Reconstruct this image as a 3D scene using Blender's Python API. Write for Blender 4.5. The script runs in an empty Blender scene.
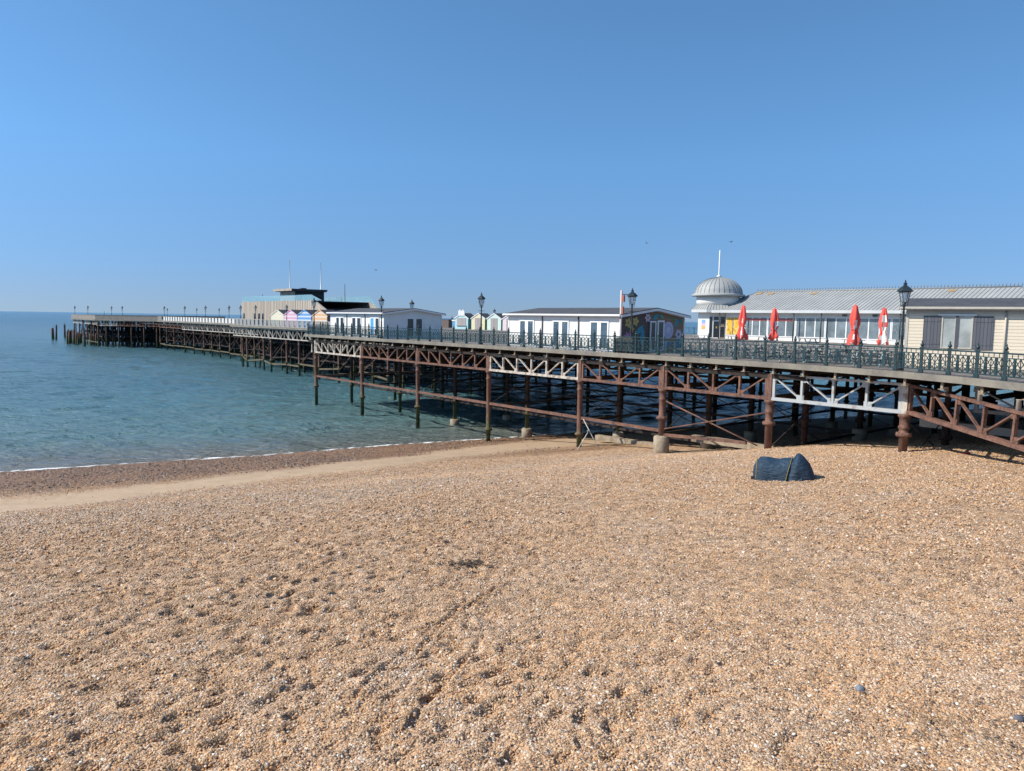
import bpy, bmesh, math, random
import numpy as np
from mathutils import Vector, Matrix
random.seed(7); rng = np.random.default_rng(7)
S = bpy.context.scene; C = S.collection
R = math.radians

# ------------------------------------------------------------------ camera, sky, sun, exposure
EYE = 10.35                                   # metres above the sea (sea level is z = 0)
cam_d = bpy.data.cameras.new('camera'); cam = bpy.data.objects.new('camera', cam_d); C.objects.link(cam)
cam_d.sensor_width = 36.0; cam_d.lens = 739/1024*36; cam_d.clip_start = 0.1; cam_d.clip_end = 60000
roll, pitch = R(0.894), R(5.158)
Fv = Vector((0, math.cos(pitch), -math.sin(pitch))); R0 = Vector((1, 0, 0)); U0 = Vector((0, math.sin(pitch), math.cos(pitch)))
Rv = R0*math.cos(roll)+U0*math.sin(roll); Uv = U0*math.cos(roll)-R0*math.sin(roll)
M = Matrix((Rv, Uv, -Fv)).transposed().to_4x4(); M.translation = (0, 0, EYE)
cam.matrix_world = M; S.camera = cam

SUN_EL = 41.0
sun_h = Vector((-0.985, -0.17)).normalized()   # where the sun stands, seen from above
sun_az = math.atan2(sun_h.x, sun_h.y)          # clockwise from +y
W = bpy.data.worlds.new("World"); S.world = W; W.use_nodes = True
nt = W.node_tree; nt.nodes.clear()
sky = nt.nodes.new('ShaderNodeTexSky'); sky.sky_type = 'NISHITA'; sky.sun_disc = False
sky.sun_elevation = R(SUN_EL); sky.sun_rotation = sun_az
sky.altitude = 0; sky.air_density = 1.0; sky.dust_density = 0.35; sky.ozone_density = 1.6
tc_ = nt.nodes.new('ShaderNodeTexCoord'); sx_ = nt.nodes.new('ShaderNodeSeparateXYZ'); mr_ = nt.nodes.new('ShaderNodeMapRange'); cx_ = nt.nodes.new('ShaderNodeCombineXYZ')
mr_.inputs[1].default_value = 0.0; mr_.inputs[2].default_value = 1.0; mr_.inputs[3].default_value = 0.17; mr_.inputs[4].default_value = 1.0   # the sea air is clear: the low sky stays blue
nt.links.new(tc_.outputs['Generated'], sx_.inputs[0]); nt.links.new(sx_.outputs[0], cx_.inputs[0]); nt.links.new(sx_.outputs[1], cx_.inputs[1])
nt.links.new(sx_.outputs[2], mr_.inputs[0]); nt.links.new(mr_.outputs[0], cx_.inputs[2]); nt.links.new(cx_.outputs[0], sky.inputs[0])
bg = nt.nodes.new('ShaderNodeBackground'); bg.inputs['Strength'].default_value = 0.15
wo = nt.nodes.new('ShaderNodeOutputWorld')
rmp = nt.nodes.new('ShaderNodeValToRGB'); el_ = rmp.color_ramp.elements
el_[0].position = 0.0; el_[0].color = (.60, .57, .55, 1); el_[1].position = .45; el_[1].color = (.49, .755, .88, 1)
for p_, c_ in ((.06, (.53, .655, .75, 1)), (.20, (.53, .795, .95, 1))):
    e_ = el_.new(p_); e_.color = c_
mt_ = nt.nodes.new('ShaderNodeMix'); mt_.data_type = 'RGBA'; mt_.blend_type = 'MULTIPLY'; mt_.inputs[0].default_value = 1.0
nt.links.new(sx_.outputs[2], rmp.inputs[0]); nt.links.new(sky.outputs[0], mt_.inputs[6]); nt.links.new(rmp.outputs[0], mt_.inputs[7]); nt.links.new(mt_.outputs[2], bg.inputs[0]); nt.links.new(bg.outputs[0], wo.inputs[0])
sl = bpy.data.lights.new('sun', 'SUN'); sl.energy = 4.6; sl.angle = R(0.53); sl.color = (1.0, 0.93, 0.83)
so = bpy.data.objects.new('sun', sl); C.objects.link(so)
sd = Vector((sun_h.x*math.cos(R(SUN_EL)), sun_h.y*math.cos(R(SUN_EL)), math.sin(R(SUN_EL))))
so.rotation_euler = sd.to_track_quat('Z', 'Y').to_euler(); so.location = (-60, -20, 90)
S.view_settings.view_transform = 'Standard'; S.view_settings.look = 'None'
S.view_settings.exposure = 0.38; S.view_settings.gamma = 1.0; S.view_settings.use_curve_mapping = False

# ------------------------------------------------------------------ material helpers
class NB:
    """small node-building helper"""
    def __init__(s, name):
        s.m = bpy.data.materials.new(name); s.m.use_nodes = True; s.t = s.m.node_tree
        s.t.nodes.clear(); s.out = s.n('ShaderNodeOutputMaterial')
        s.b = s.n('ShaderNodeBsdfPrincipled'); s.l(s.b.outputs[0], s.out.inputs[0])
    def n(s, ty, **k):
        o = s.t.nodes.new(ty)
        for a, v in k.items(): setattr(o, a, v)
        return o
    def l(s, a, b): s.t.links.new(a, b)
    def noise(s, vec, scale, detail=4, rough=.55):
        o = s.n('ShaderNodeTexNoise'); o.inputs['Scale'].default_value = scale; o.inputs['Detail'].default_value = detail
        o.inputs['Roughness'].default_value = rough; s.l(vec, o.inputs['Vector']); return o.outputs['Fac']
    def vor(s, vec, scale, feature='F1'):
        o = s.n('ShaderNodeTexVoronoi', feature=feature); o.inputs['Scale'].default_value = scale; s.l(vec, o.inputs['Vector']); return o
    def ramp(s, fac, stops, interp='LINEAR'):
        o = s.n('ShaderNodeValToRGB'); o.color_ramp.interpolation = interp
        e = o.color_ramp.elements
        while len(e) > 1: e.remove(e[-1])
        e[0].position = stops[0][0]; e[0].color = stops[0][1] if len(stops[0][1]) == 4 else (*stops[0][1], 1)
        for p, c in stops[1:]:
            q = e.new(p); q.color = c if len(c) == 4 else (*c, 1)
        s.l(fac, o.inputs[0]); return o.outputs[0]
    def mix(s, fac, a, b, mode='MIX'):
        o = s.n('ShaderNodeMix', data_type='RGBA', blend_type=mode)
        for v, i in ((fac, 0), (a, 6), (b, 7)):
            if isinstance(v, (int, float)): o.inputs[i].default_value = v
            elif isinstance(v, tuple): o.inputs[i].default_value = (*v, 1) if len(v) == 3 else v
            else: s.l(v, o.inputs[i])
        return o.outputs[2]
    def math(s, op, a, b=None, clamp=False):
        o = s.n('ShaderNodeMath', operation=op); o.use_clamp = clamp
        for v, i in ((a, 0), (b, 1)):
            if v is None: continue
            if isinstance(v, (int, float)): o.inputs[i].default_value = v
            else: s.l(v, o.inputs[i])
        return o.outputs[0]
    def obj(s): return s.n('ShaderNodeTexCoord').outputs['Object']
    def geo(s): return s.n('ShaderNodeNewGeometry').outputs['Position']
    def mapping(s, vec, scale=(1, 1, 1), rot=(0, 0, 0)):
        o = s.n('ShaderNodeMapping'); o.inputs['Scale'].default_value = scale; o.inputs['Rotation'].default_value = rot
        s.l(vec, o.inputs[0]); return o.outputs[0]
    def sep(s, vec):
        o = s.n('ShaderNodeSeparateXYZ'); s.l(vec, o.inputs[0]); return o.outputs
    def bump(s, h, strength, dist, normal=None):
        o = s.n('ShaderNodeBump'); o.inputs['Strength'].default_value = strength; o.inputs['Distance'].default_value = dist
        s.l(h, o.inputs['Height'])
        if normal is not None: s.l(normal, o.inputs['Normal'])
        return o.outputs[0]
    def set(s, base=None, rough=None, metal=None, normal=None, **k):
        def p(name, v):
            i = s.b.inputs[name]
            if isinstance(v, tuple): i.default_value = (*v, 1) if len(v) == 3 else v
            elif isinstance(v, (int, float)): i.default_value = v
            else: s.l(v, i)
        if base is not None: p('Base Color', base)
        if rough is not None: p('Roughness', rough)
        if metal is not None: p('Metallic', metal)
        if normal is not None: p('Normal', normal)
        for a, v in k.items(): p(a.replace('_', ' '), v)
        return s.m

def worn(name, col, col2, scale=3, rough=.6, bump=.15, th=(.42, .62), dist=.02):
    """a base colour with irregular stained patches of a second colour and a fine grain"""
    n = NB(name); v = n.obj()
    f = n.ramp(n.noise(v, scale, 6, .65), [(th[0], (0, 0, 0)), (th[1], (1, 1, 1))])
    c = n.mix(f, col, col2)
    g = n.noise(v, scale*14, 3)
    c = n.mix(.25, c, n.ramp(g, [(.3, tuple(x*.6 for x in col)), (.7, tuple(min(1, x*1.25) for x in col))]))
    return n.set(c, rough, normal=n.bump(g, bump, dist))

def planks(name, col, axis=2, pitch=.15, groove=.5, dark=.55, rough=.65, vary=.12, stripes=None):
    """boards of even width along one axis, each board a slightly different tone; stripes = second colour every other board"""
    n = NB(name); v = n.obj(); x = n.sep(v)[axis]
    t = n.math('DIVIDE', x, pitch); fr = n.math('FRACT', t); idx = n.math('FLOOR', t)
    wn = n.n('ShaderNodeTexWhiteNoise', noise_dimensions='1D'); n.l(idx, wn.inputs['W'])
    c = n.mix(wn.outputs[0], tuple(k*(1-vary) for k in col), tuple(min(1, k*(1+vary)) for k in col))
    if stripes:
        par = n.math('GREATER_THAN', n.math('FRACT', n.math('MULTIPLY', idx, .5)), .25)
        c = n.mix(par, c, stripes)
    g = n.noise(n.mapping(v, (9, 9, 9)), 1.0, 4)
    c = n.mix(.2, c, n.ramp(g, [(.3, tuple(k*.6 for k in col)), (.7, col)]))
    h = n.math('GREATER_THAN', fr, .12)
    c = n.mix(h, tuple(k*dark for k in col), c)
    return n.set(c, rough, normal=n.bump(h, groove, .02))

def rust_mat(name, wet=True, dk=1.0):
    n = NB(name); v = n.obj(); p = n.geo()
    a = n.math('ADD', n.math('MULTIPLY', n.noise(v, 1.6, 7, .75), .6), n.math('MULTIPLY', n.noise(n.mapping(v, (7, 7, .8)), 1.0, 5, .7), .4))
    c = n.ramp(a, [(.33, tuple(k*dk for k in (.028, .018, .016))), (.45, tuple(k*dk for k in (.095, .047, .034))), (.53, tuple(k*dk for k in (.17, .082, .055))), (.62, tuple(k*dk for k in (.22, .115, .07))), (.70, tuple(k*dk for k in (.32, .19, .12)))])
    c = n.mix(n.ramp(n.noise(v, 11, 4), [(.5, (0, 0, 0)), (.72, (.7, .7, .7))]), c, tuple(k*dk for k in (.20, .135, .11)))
    if wet:
        z = n.math('ADD', n.sep(p)[2], n.math('MULTIPLY', n.noise(v, 1.7, 3), 1.2))
        alg = n.ramp(n.math('DIVIDE', z, 5.0, True), [(.10, (1, 1, 1)), (.48, (.75, .75, .75)), (.72, (0, 0, 0))])
        ac = n.ramp(n.noise(v, 3.3, 5), [(.35, (.02, .022, .014)), (.52, (.055, .075, .02)), (.66, (.11, .14, .04))])
        c = n.mix(alg, c, ac)
    return n.set(c, .85, normal=n.bump(n.noise(v, 26, 4), .5, .015))

RUST = rust_mat('rusty_iron'); INNER = rust_mat('shaded_inner_iron', True, .33)  # INNER is the same rust, darkened to paint in the shade under the deck
SHADED_RUST = worn('shaded_weathered_iron', (.022, .017, .015), (.05, .032, .024), 1.6, .85, .4)  # weathered patches, with the shade under the deck put into the colour
WHITEPAINT = worn('flaking_white_paint_on_iron', (.52, .48, .41), (.19, .105, .07), 2.6, .7, .4, (.47, .62))
GREYPAINT = worn('pale_grey_painted_iron', (.40, .425, .43), (.23, .165, .13), 2.4, .65, .3, (.53, .68))
CONC = worn('stained_concrete', (.36, .30, .22), (.20, .14, .09), 3.0, .9, .5)
FASCIA = worn('weathered_edge_timber', (.235, .215, .175), (.14, .13, .115), .8, .85, .4)
DECK = planks('deck_boards', (.20, .175, .15), 1, .145, .6, .45, .8, .25)
TIMBER = worn('shaded_deck_timber', (.016, .013, .012), (.04, .031, .025), 2.5, .9, .6)  # beams and girders: the deck's shade is put into their colour
PILE = rust_mat('sea_worn_timber')
GREEN = worn('dark_green_painted_iron', (.011, .034, .040), (.024, .058, .064), 2.0, .4, .1)
BLACKPAINT = worn('black_green_painted_iron', (.016, .026, .03), (.03, .045, .05), 3, .4, .1)
WHITE = worn('white_painted_boards', (.78, .78, .76), (.70, .69, .66), 1.0, .5, .1)
WHITECLAD = planks('white_clad_panel', (.80, .80, .79), 1, 1.2, .3, .8, .5, .03)
TRIM = worn('white_trim_paint', (.80, .80, .79), (.74, .73, .71), 2, .45, .05)
ROOFDARK = worn('dark_roof_felt', (.06, .06, .065), (.09, .09, .095), 1.2, .75, .3)
CREAMCLAD = planks('cream_clapboard', (.76, .66, .51), 2, .17, .9, .6, .6, .04)
CREAMTRIM = worn('stone_trim_paint', (.50, .46, .39), (.44, .40, .33), 2, .6, .1)
SHUTTER = planks('charcoal_shutter_slats', (.075, .078, .09), 0, .14, .8, .5, .6, .1)
SHUTTERY = planks('charcoal_shutter_boards', (.105, .11, .13), 1, .16, .8, .45, .6, .15)
GREYFRAME = worn('dark_grey_window_paint', (.075, .078, .09), (.10, .10, .11), 2, .5, .05)
ZINC = NB('standing_seam_zinc'); _v = ZINC.obj()
ZINC.set(ZINC.ramp(ZINC.noise(_v, .5, 6), [(.3, (.29, .30, .29)), (.7, (.37, .38, .37))]), .6, .0)
ZINC = ZINC.m
SEAM = worn('zinc_seam', (.22, .23, .23), (.28, .29, .29), 2, .6, .1)
PALECAFE = worn('cafe_white_render', (.74, .73, .70), (.66, .64, .60), .7, .7, .1)
FASCIAGREY = worn('pale_grey_fascia', (.55, .57, .57), (.48, .49, .48), .8, .5, .1)
LICHEN = worn('orange_lichen', (.33, .21, .10), (.33, .29, .23), 4, .9, .3)
def glass_mat(name, col, rough=.06):
    n = NB(name); return n.set(n.ramp(n.noise(n.obj(), .8, 3), [(.35, tuple(c*.6 for c in col)), (.65, col)]), rough, Specular_IOR_Level=.8)
GLASS = glass_mat('dark_window_glass', (.03, .04, .05)); BLUEGLASS = glass_mat('sky_tinted_window_glass', (.08, .13, .18), .04)  # BLUEGLASS has the sky's reflection put into its base colour
PALEGLASS = glass_mat('pale_curtained_window_glass', (.42, .45, .43), .08)
CAFEGLASS = glass_mat('cafe_glazing', (.20, .25, .28), .05)
CLEAR = NB('tinted_glass_sheet'); CLEAR.set((.30, .52, .62), .05, Transmission_Weight=.3, IOR=1.3, Alpha=.55); CLEAR = CLEAR.m
BULB = NB('lantern_glass'); BULB.set((.75, .75, .72), .12, Transmission_Weight=.6, Alpha=.6); BULB = BULB.m
WOODCLAD = planks('charred_and_pale_timber_boards', (.38, .335, .28), 1, .52, .5, .75, .8, .2)
SHADED_WOOD = planks('shade_dark_timber', (.045, .043, .045), 0, .5, .4, .6, .8, .25)  # shade on the pavilion steps and upper room is put into this colour
RED = NB('red_parasol_cloth'); RED.set(RED.ramp(RED.noise(RED.obj(), 5, 3), [(.3, (.70, .06, .045)), (.7, (.85, .10, .07))]), .75, Sheen_Weight=.2); RED = RED.m
CLOTHWHITE = worn('white_cloth_print', (.78, .77, .76), (.72, .70, .69), 4, .8, .1)
TABLEWOOD = worn('weathered_grey_table_timber', (.36, .33, .29), (.24, .21, .18), 2.5, .8, .3)
TABLEBLUE = worn('painted_blue_grey_timber', (.14, .22, .26), (.22, .28, .30), 2, .6, .2)
BLUETENT = NB('blue_tent_nylon'); _v = BLUETENT.obj()
BLUETENT.set(BLUETENT.mix(BLUETENT.ramp(BLUETENT.noise(_v, 3, 4), [(.35, (0, 0, 0)), (.65, (1, 1, 1))]), (.010, .032, .060), (.016, .046, .082)), .62,
   normal=BLUETENT.bump(BLUETENT.noise(BLUETENT.mapping(_v, (2.2, 4, 9)), 1.3, 4, .6), 1.0, .12)); BLUETENT = BLUETENT.m
def flat(name, col, rough=.6):
    return worn(name, col, tuple(c*.88 for c in col), 5, rough, .05)
YELLOW = flat('yellow_piping', (.46, .34, .05)); 

# ------------------------------------------------------------------ mesh helpers
class MB:
    def __init__(s): s.v = []; s.f = []; s.sm = []; s.mi = []; s.mats = []
    def mat(s, m):
        if m not in s.mats: s.mats.append(m)
        return s.mats.index(m)
    def add(s, vs, fs, smooth=False, mi=0):
        b = len(s.v); s.v += [tuple(x) for x in vs]
        for f in fs: s.f.append([i+b for i in f]); s.sm.append(smooth); s.mi.append(mi)
        return s
    def box(s, lo, hi, mi=0):
        (x0, y0, z0), (x1, y1, z1) = lo, hi
        return s.add([(x0,y0,z0),(x1,y0,z0),(x1,y1,z0),(x0,y1,z0),(x0,y0,z1),(x1,y0,z1),(x1,y1,z1),(x0,y1,z1)],
              [(0,3,2,1),(4,5,6,7),(0,1,5,4),(1,2,6,5),(2,3,7,6),(3,0,4,7)], False, mi)
    def bar(s, p, q, w, h=None, up=(0, 0, 1), mi=0):
        p, q = Vector(p), Vector(q); h = h or w; d = (q-p).normalized(); u = Vector(up)
        if abs(d.dot(u)) > .98: u = Vector((0, 1, 0))
        x = d.cross(u).normalized(); y = x.cross(d).normalized(); vs = []
        for c in (p, q):
            for a, b in ((-1,-1),(1,-1),(1,1),(-1,1)): vs.append(c+x*a*w/2+y*b*h/2)
        return s.add(vs, [(0,3,2,1),(4,5,6,7),(0,1,5,4),(1,2,6,5),(2,3,7,6),(3,0,4,7)], False, mi)
    def tube(s, p, q, r, r2=None, n=10, mi=0):
        p, q = Vector(p), Vector(q); r2 = r if r2 is None else r2; d = (q-p).normalized()
        u = Vector((0,0,1)) if abs(d.z) < .95 else Vector((1,0,0)); x = d.cross(u).normalized(); y = x.cross(d)
        vs = [p+(x*math.cos(2*math.pi*i/n)+y*math.sin(2*math.pi*i/n))*r for i in range(n)]+[q+(x*math.cos(2*math.pi*i/n)+y*math.sin(2*math.pi*i/n))*r2 for i in range(n)]
        s.add(vs, [(i,(i+1)%n,n+(i+1)%n,n+i) for i in range(n)], True, mi)
        b = len(s.v)-2*n
        s.f += [[b+i for i in range(n)][::-1], [b+n+i for i in range(n)]]; s.sm += [False]*2; s.mi += [mi]*2
        return s
    def lathe(s, prof, c=(0, 0, 0), n=16, smooth=True, mi=0, a0=0.0):
        vs = [(c[0]+r*math.cos(a0+2*math.pi*i/n), c[1]+r*math.sin(a0+2*math.pi*i/n), c[2]+z) for r, z in prof for i in range(n)]
        fs = [(j*n+i, j*n+(i+1)%n, (j+1)*n+(i+1)%n, (j+1)*n+i) for j in range(len(prof)-1) for i in range(n)]
        s.add(vs, fs, smooth, mi); b = len(s.v)-len(vs); k = len(prof)-1
        s.f += [[b+i for i in range(n)][::-1], [b+k*n+i for i in range(n)]]; s.sm += [False]*2; s.mi += [mi]*2
        return s
    def prism(s, poly, z0, z1, plane='xy', mi=0):
        """polygon extruded: plane xy -> along z; xz -> along y; yz -> along x"""
        def P(a, b, c): return {'xy': (a, b, c), 'xz': (a, c, b), 'yz': (c, a, b)}[plane]
        n = len(poly); vs = [P(a, b, z0) for a, b in poly]+[P(a, b, z1) for a, b in poly]
        return s.add(vs, [list(range(n))[::-1], list(range(n, 2*n))]+[(i,(i+1)%n,n+(i+1)%n,n+i) for i in range(n)], False, mi)
    def mesh(s, name, mats):
        me = bpy.data.meshes.new(name); me.from_pydata(s.v, [], s.f)
        for m in (mats if isinstance(mats, (list, tuple)) else [mats]): me.materials.append(m)
        me.polygons.foreach_set('use_smooth', s.sm); me.polygons.foreach_set('material_index', s.mi)
        bm = bmesh.new(); bm.from_mesh(me); bmesh.ops.recalc_face_normals(bm, faces=bm.faces); bm.to_mesh(me); bm.free()
        me.update(); return me
    def build(s, name, mats, parent=None, label=None, loc=None, rot=None):
        return link(name, s.mesh(name, mats), parent, label, loc, rot)
def link(name, me, parent=None, label=None, loc=None, rot=None):
    o = bpy.data.objects.new(name, me); C.objects.link(o)
    if parent is not None: o.parent = parent
    if label: o['label'] = label
    if loc is not None: o.location = loc
    if rot is not None: o.rotation_euler = rot
    return o
def tag(o, label=None, cat=None, group=None, kind=None):
    if label: o['label'] = label
    if cat: o['category'] = cat
    if group: o['group'] = group
    if kind: o['kind'] = kind
    return o
def thing(name, label, cat, loc=(0, 0, 0), rz=0.0, group=None):
    o = bpy.data.objects.new(name, None); C.objects.link(o); o.empty_display_size = .3
    o.location = loc; o.rotation_euler = (0, 0, rz)
    return tag(o, label, cat, group)
def copy_tree(o, parent=None):
    c = o.copy(); C.objects.link(c)
    if parent is not None: c.parent = parent
    for ch in list(o.children): copy_tree(ch, c)
    return c
def dup(o, loc, rz, label, group=None):
    c = copy_tree(o); c.location = loc; c.rotation_euler = (0, 0, rz); c['label'] = label
    if group: c['group'] = group
    return c

# ------------------------------------------------------------------ pier frame of reference: b across (inland), a seaward
TH = math.atan2(.64, .77); P0 = Vector((-24.2, 86.8)); Bv = Vector((math.cos(TH), math.sin(TH))); Av = Vector((-math.sin(TH), math.cos(TH)))
DZ = 8.15
def PW(b, a, z=DZ):
    p = P0+Bv*b+Av*a; return (p.x, p.y, z)

# ------------------------------------------------------------------ beach
NS = Vector((-.44, .90)).normalized()          # seaward direction of the shore
prof_s = np.array([-40, 0, 5, 15, 22.9, 29.5, 33.5, 36.8, 40, 44.3, 52, 57.4, 65, 80, 200, 400])
prof_z = np.array([6.6, 6.0, 5.7, 5.05, 4.30, 3.50, 2.65, 1.98, 1.72, 1.32, .52, 0.0, -.8, -2.5, -9, -14])
_ss = np.linspace(-60, 400, 4601); _zz = np.interp(_ss, prof_s, prof_z)
_k = np.ones(21)/21; _zz = np.convolve(np.pad(_zz, 10, mode='edge'), _k, mode='valid')
def hash2(ix, iy, k):
    h = np.sin(ix*127.1+iy*311.7+k*74.7)*43758.5453; return h-np.floor(h)
def vnoise(x, y, k=0):
    ix, iy = np.floor(x), np.floor(y); fx, fy = x-ix, y-iy
    fx = fx*fx*(3-2*fx); fy = fy*fy*(3-2*fy)
    return (hash2(ix,iy,k)*(1-fx)+hash2(ix+1,iy,k)*fx)*(1-fy)+(hash2(ix,iy+1,k)*(1-fx)+hash2(ix+1,iy+1,k)*fx)*fy
def fbm(x, y, k=0, o=4):
    s = 0; a = .5; t = 0
    for i in range(o): s = s+a*vnoise(x*2**i, y*2**i, k+i*13); t += a; a *= .5
    return s/t
def worley(x, y, k):
    ix, iy = np.floor(x), np.floor(y); d1 = np.full(x.shape, 9.); amp = np.zeros(x.shape)
    for dx in (-1, 0, 1):
        for dy in (-1, 0, 1):
            jx, jy = ix+dx, iy+dy
            px = jx+hash2(jx, jy, k); py = jy+hash2(jx, jy, k+5)
            d = np.hypot(x-px, y-py); m = d < d1
            d1 = np.where(m, d, d1); amp = np.where(m, hash2(jx, jy, k+9), amp)
    return d1, amp
def shore_s(x, y): return x*NS.x+y*NS.y+1.05*np.clip((-x-4)/29, 0, 1.6)+1.2*(fbm(x*.05, y*.05, 3, 2)-.5)
def sand_mask(x, y, s):
    w = (fbm(x*.12, y*.12, 21, 3)-.5)*5+(fbm(x*.7, y*.7, 23, 4)-.5)*3.2
    t = np.clip((x+22)/21, 0, 1.1)
    lo = 35.0+t*6.9+w*.35; hi = 41.3+t*11.2+w*.8
    m = np.clip((s-lo)/(1.3+2.2*np.clip(t, 0, 1)), 0, 1)*np.clip((hi-s)/2.4, 0, 1)
    return m
def beach_base(x, y):
    return np.interp(shore_s(x, y), _ss, _zz)+.22*(fbm(x*.11, y*.11, 31, 3)-.5)*np.clip((58-shore_s(x, y))/10, 0, 1)
def bz(x, y): return float(beach_base(np.array([float(x)]), np.array([float(y)]))[0])

rr = [2.0]
while rr[-1] < 150: rr.append(rr[-1]*(1.0034 if rr[-1] < 24 else 1.005 if rr[-1] < 50 else 1.012))
rr = np.array(rr)
ang = np.concatenate([np.linspace(-100, -40, 90)[:-1], np.linspace(-40, 40, 640), np.linspace(40, 100, 90)[1:]])*math.pi/180
RR, AA = np.meshgrid(rr, ang, indexing='ij')
X = RR*np.sin(AA); Y = RR*np.cos(AA)
s_ = shore_s(X, Y); Z = beach_base(X, Y); sand = sand_mask(X, Y, s_)
rough_amt = np.clip((56-s_)/12, .12, 1)*(1-.93*sand)
wx = X+.35*(fbm(X*.8, Y*.8, 41, 2)-.5); wy = Y+.35*(fbm(X*.8, Y*.8, 47, 2)-.5)
ca, sa = math.cos(.95), math.sin(.95)             # trampled hollows run a little longer one way
u = (wx*ca+wy*sa); v = (-wx*sa+wy*ca)
d1, am1 = worley(u/.52, v/.27, 61); d2, am2 = worley(u/.27+9, v/.17, 67)
patch = np.clip(fbm(X*.22, Y*.22, 51, 3)*1.8-.15, .6, 1)
left = np.clip(1.12-(X+3)/8.5, .30, 1.12)
hol = -(.125*am1**1.1)*(1-np.clip((d1-.10)/.36, 0, 1)**1.3)-.06*am2*(1-np.clip((d2-.08)/.36, 0, 1)**1.3)
nearf = np.clip(1.25-(s_-6)/24, .30, 1.05)
Z = Z+rough_amt*left*nearf*(patch*hol*1.25+.05*(fbm(X*1.5, Y*1.5, 71, 4)-.5)+.035*(fbm(X*5, Y*5, 77, 3)-.5))
# lines of foot tracks
def track(x0, y0, x1, y1, step=.42, w=.11, dep=.02, side=.07):
    global Z
    L = math.hypot(x1-x0, y1-y0); dx, dy = (x1-x0)/L, (y1-y0)/L; n = int(L/step)
    for i in range(n):
        t = (i+.5)*step; sg = side if i % 2 else -side; j = .05*math.sin(i*2.3)
        cx, cy = x0+dx*t-dy*(sg+j), y0+dy*t+dx*(sg+j)
        i0 = np.searchsorted(rr, math.hypot(cx, cy)-.6); i1 = np.searchsorted(rr, math.hypot(cx, cy)+.6)
        xs, ys = X[i0:i1]-cx, Y[i0:i1]-cy
        q = ((xs*dx+ys*dy)/(w*1.7))**2+((-xs*dy+ys*dx)/w)**2
        Z[i0:i1] += -dep*np.exp(-q)*(.6+.4*math.sin(i*1.7+cx))+dep*.4*np.exp(-(np.sqrt(q)-1.7)**2*3)
for tr in ((-1.5, 7.3, -.3, 13.6), (-2.1, 7.4, -1.0, 14.5), (-5.5, 7.5, -3.0, 14), (-.6, 9, 1.4, 17), (-4.3, 8, -2.6, 12.5), (-8, 9, -4, 17), (2, 8, 4.5, 16), (-9, 12, -2, 22), (-3, 14, 3, 25), (4, 12, 8.5, 22)):
    track(*tr)
def furrow(x0, y0, x1, y1, w=.04, dep=.05):
    global Z
    L = math.hypot(x1-x0, y1-y0); dx, dy = (x1-x0)/L, (y1-y0)/L
    t = (X-x0)*dx+(Y-y0)*dy; q = -(X-x0)*dy+(Y-y0)*dx+.10*(fbm(t*.9, t*0+x0*3, 141, 3)-.5)*2
    env = np.clip(t/.5, 0, 1)*np.clip((L-t)/.5, 0, 1)*np.clip((fbm(t*1.6, t*0+y0, 143, 2)-.28)*4, 0, 1)
    Z += env*(-dep*np.exp(-(q/w)**2)+dep*.45*np.exp(-((np.abs(q)-2.1*w)/(w*.9))**2))
for fr_ in ((-1.45, 7.4, -.25, 11.9), (-1.45, 10.3, -.7, 13.6), (-1.75, 8.6, -1.3, 9.9), (-2.4, 7.6, -1.5, 11.0), (-.9, 12.2, .3, 15.5), (-3.2, 9.0, -2.2, 12.0)): furrow(*fr_)
nr, na = X.shape
vv = np.stack([X.ravel(), Y.ravel(), Z.ravel()], 1)
i = np.arange(nr-1)[:, None]*na+np.arange(na-1)[None]
ff = np.stack([i, i+na, i+na+1, i+1], -1).reshape(-1, 4)
me = bpy.data.meshes.new('beach'); me.vertices.add(len(vv)); me.vertices.foreach_set('co', vv.ravel())
me.loops.add(ff.size); me.loops.foreach_set('vertex_index', ff.ravel()); me.polygons.add(len(ff))
me.polygons.foreach_set('loop_start', np.arange(0, ff.size, 4)); me.polygons.foreach_set('loop_total', np.full(len(ff), 4))
me.polygons.foreach_set('use_smooth', np.ones(len(ff), bool)); me.update(); me.validate()
if me.polygons[0].normal.z < 0: me.flip_normals()
def fattr(name, arr):
    a = me.attributes.new(name, 'FLOAT', 'POINT'); a.data.foreach_set('value', arr.ravel().astype(np.float32))
fattr('sand', sand)
wet = np.clip((s_-41.0-1.5*(fbm(X*.2, Y*.2, 91, 3)-.5)*2)/2.2, 0, 1)*(1-sand*.85); fattr('wet', wet)
grey = np.clip(np.exp(-((s_-30-8*(fbm(X*.07, Y*.07, 93, 2)-.5))/5.5)**2)*1.0+.8*np.exp(-((s_-36.5)/1.6)**2), 0, 1)*np.clip(1.2-(X-2)/22, .15, 1); fattr('grey', grey)
n = NB('shingle'); p = n.geo()
def at(k): o = n.n('ShaderNodeAttribute', attribute_name=k); return o.outputs['Fac']
stones = [(0, (.06, .045, .04)), (.09, (.18, .115, .08)), (.17, (.42, .23, .115)), (.33, (.55, .31, .15)), (.50, (.46, .285, .16)), (.66, (.61, .38, .20)), (.81, (.64, .45, .27)), (.88, (.34, .26, .21)), (.955, (.62, .50, .38)), (.995, (.76, .69, .60))]
greys = [(0, (.10, .085, .08)), (.15, (.24, .20, .17)), (.35, (.42, .34, .27)), (.55, (.50, .38, .27)), (.75, (.56, .46, .36)), (.92, (.70, .63, .55)), (1, (.82, .79, .74))]
warp = n.n('ShaderNodeVectorMath', operation='ADD'); nz = n.n('ShaderNodeTexNoise'); nz.inputs['Scale'].default_value = 30; n.l(p, nz.inputs['Vector'])
sc_ = n.n('ShaderNodeVectorMath', operation='SCALE'); n.l(nz.outputs['Color'], sc_.inputs[0]); sc_.inputs['Scale'].default_value = .02
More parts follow.
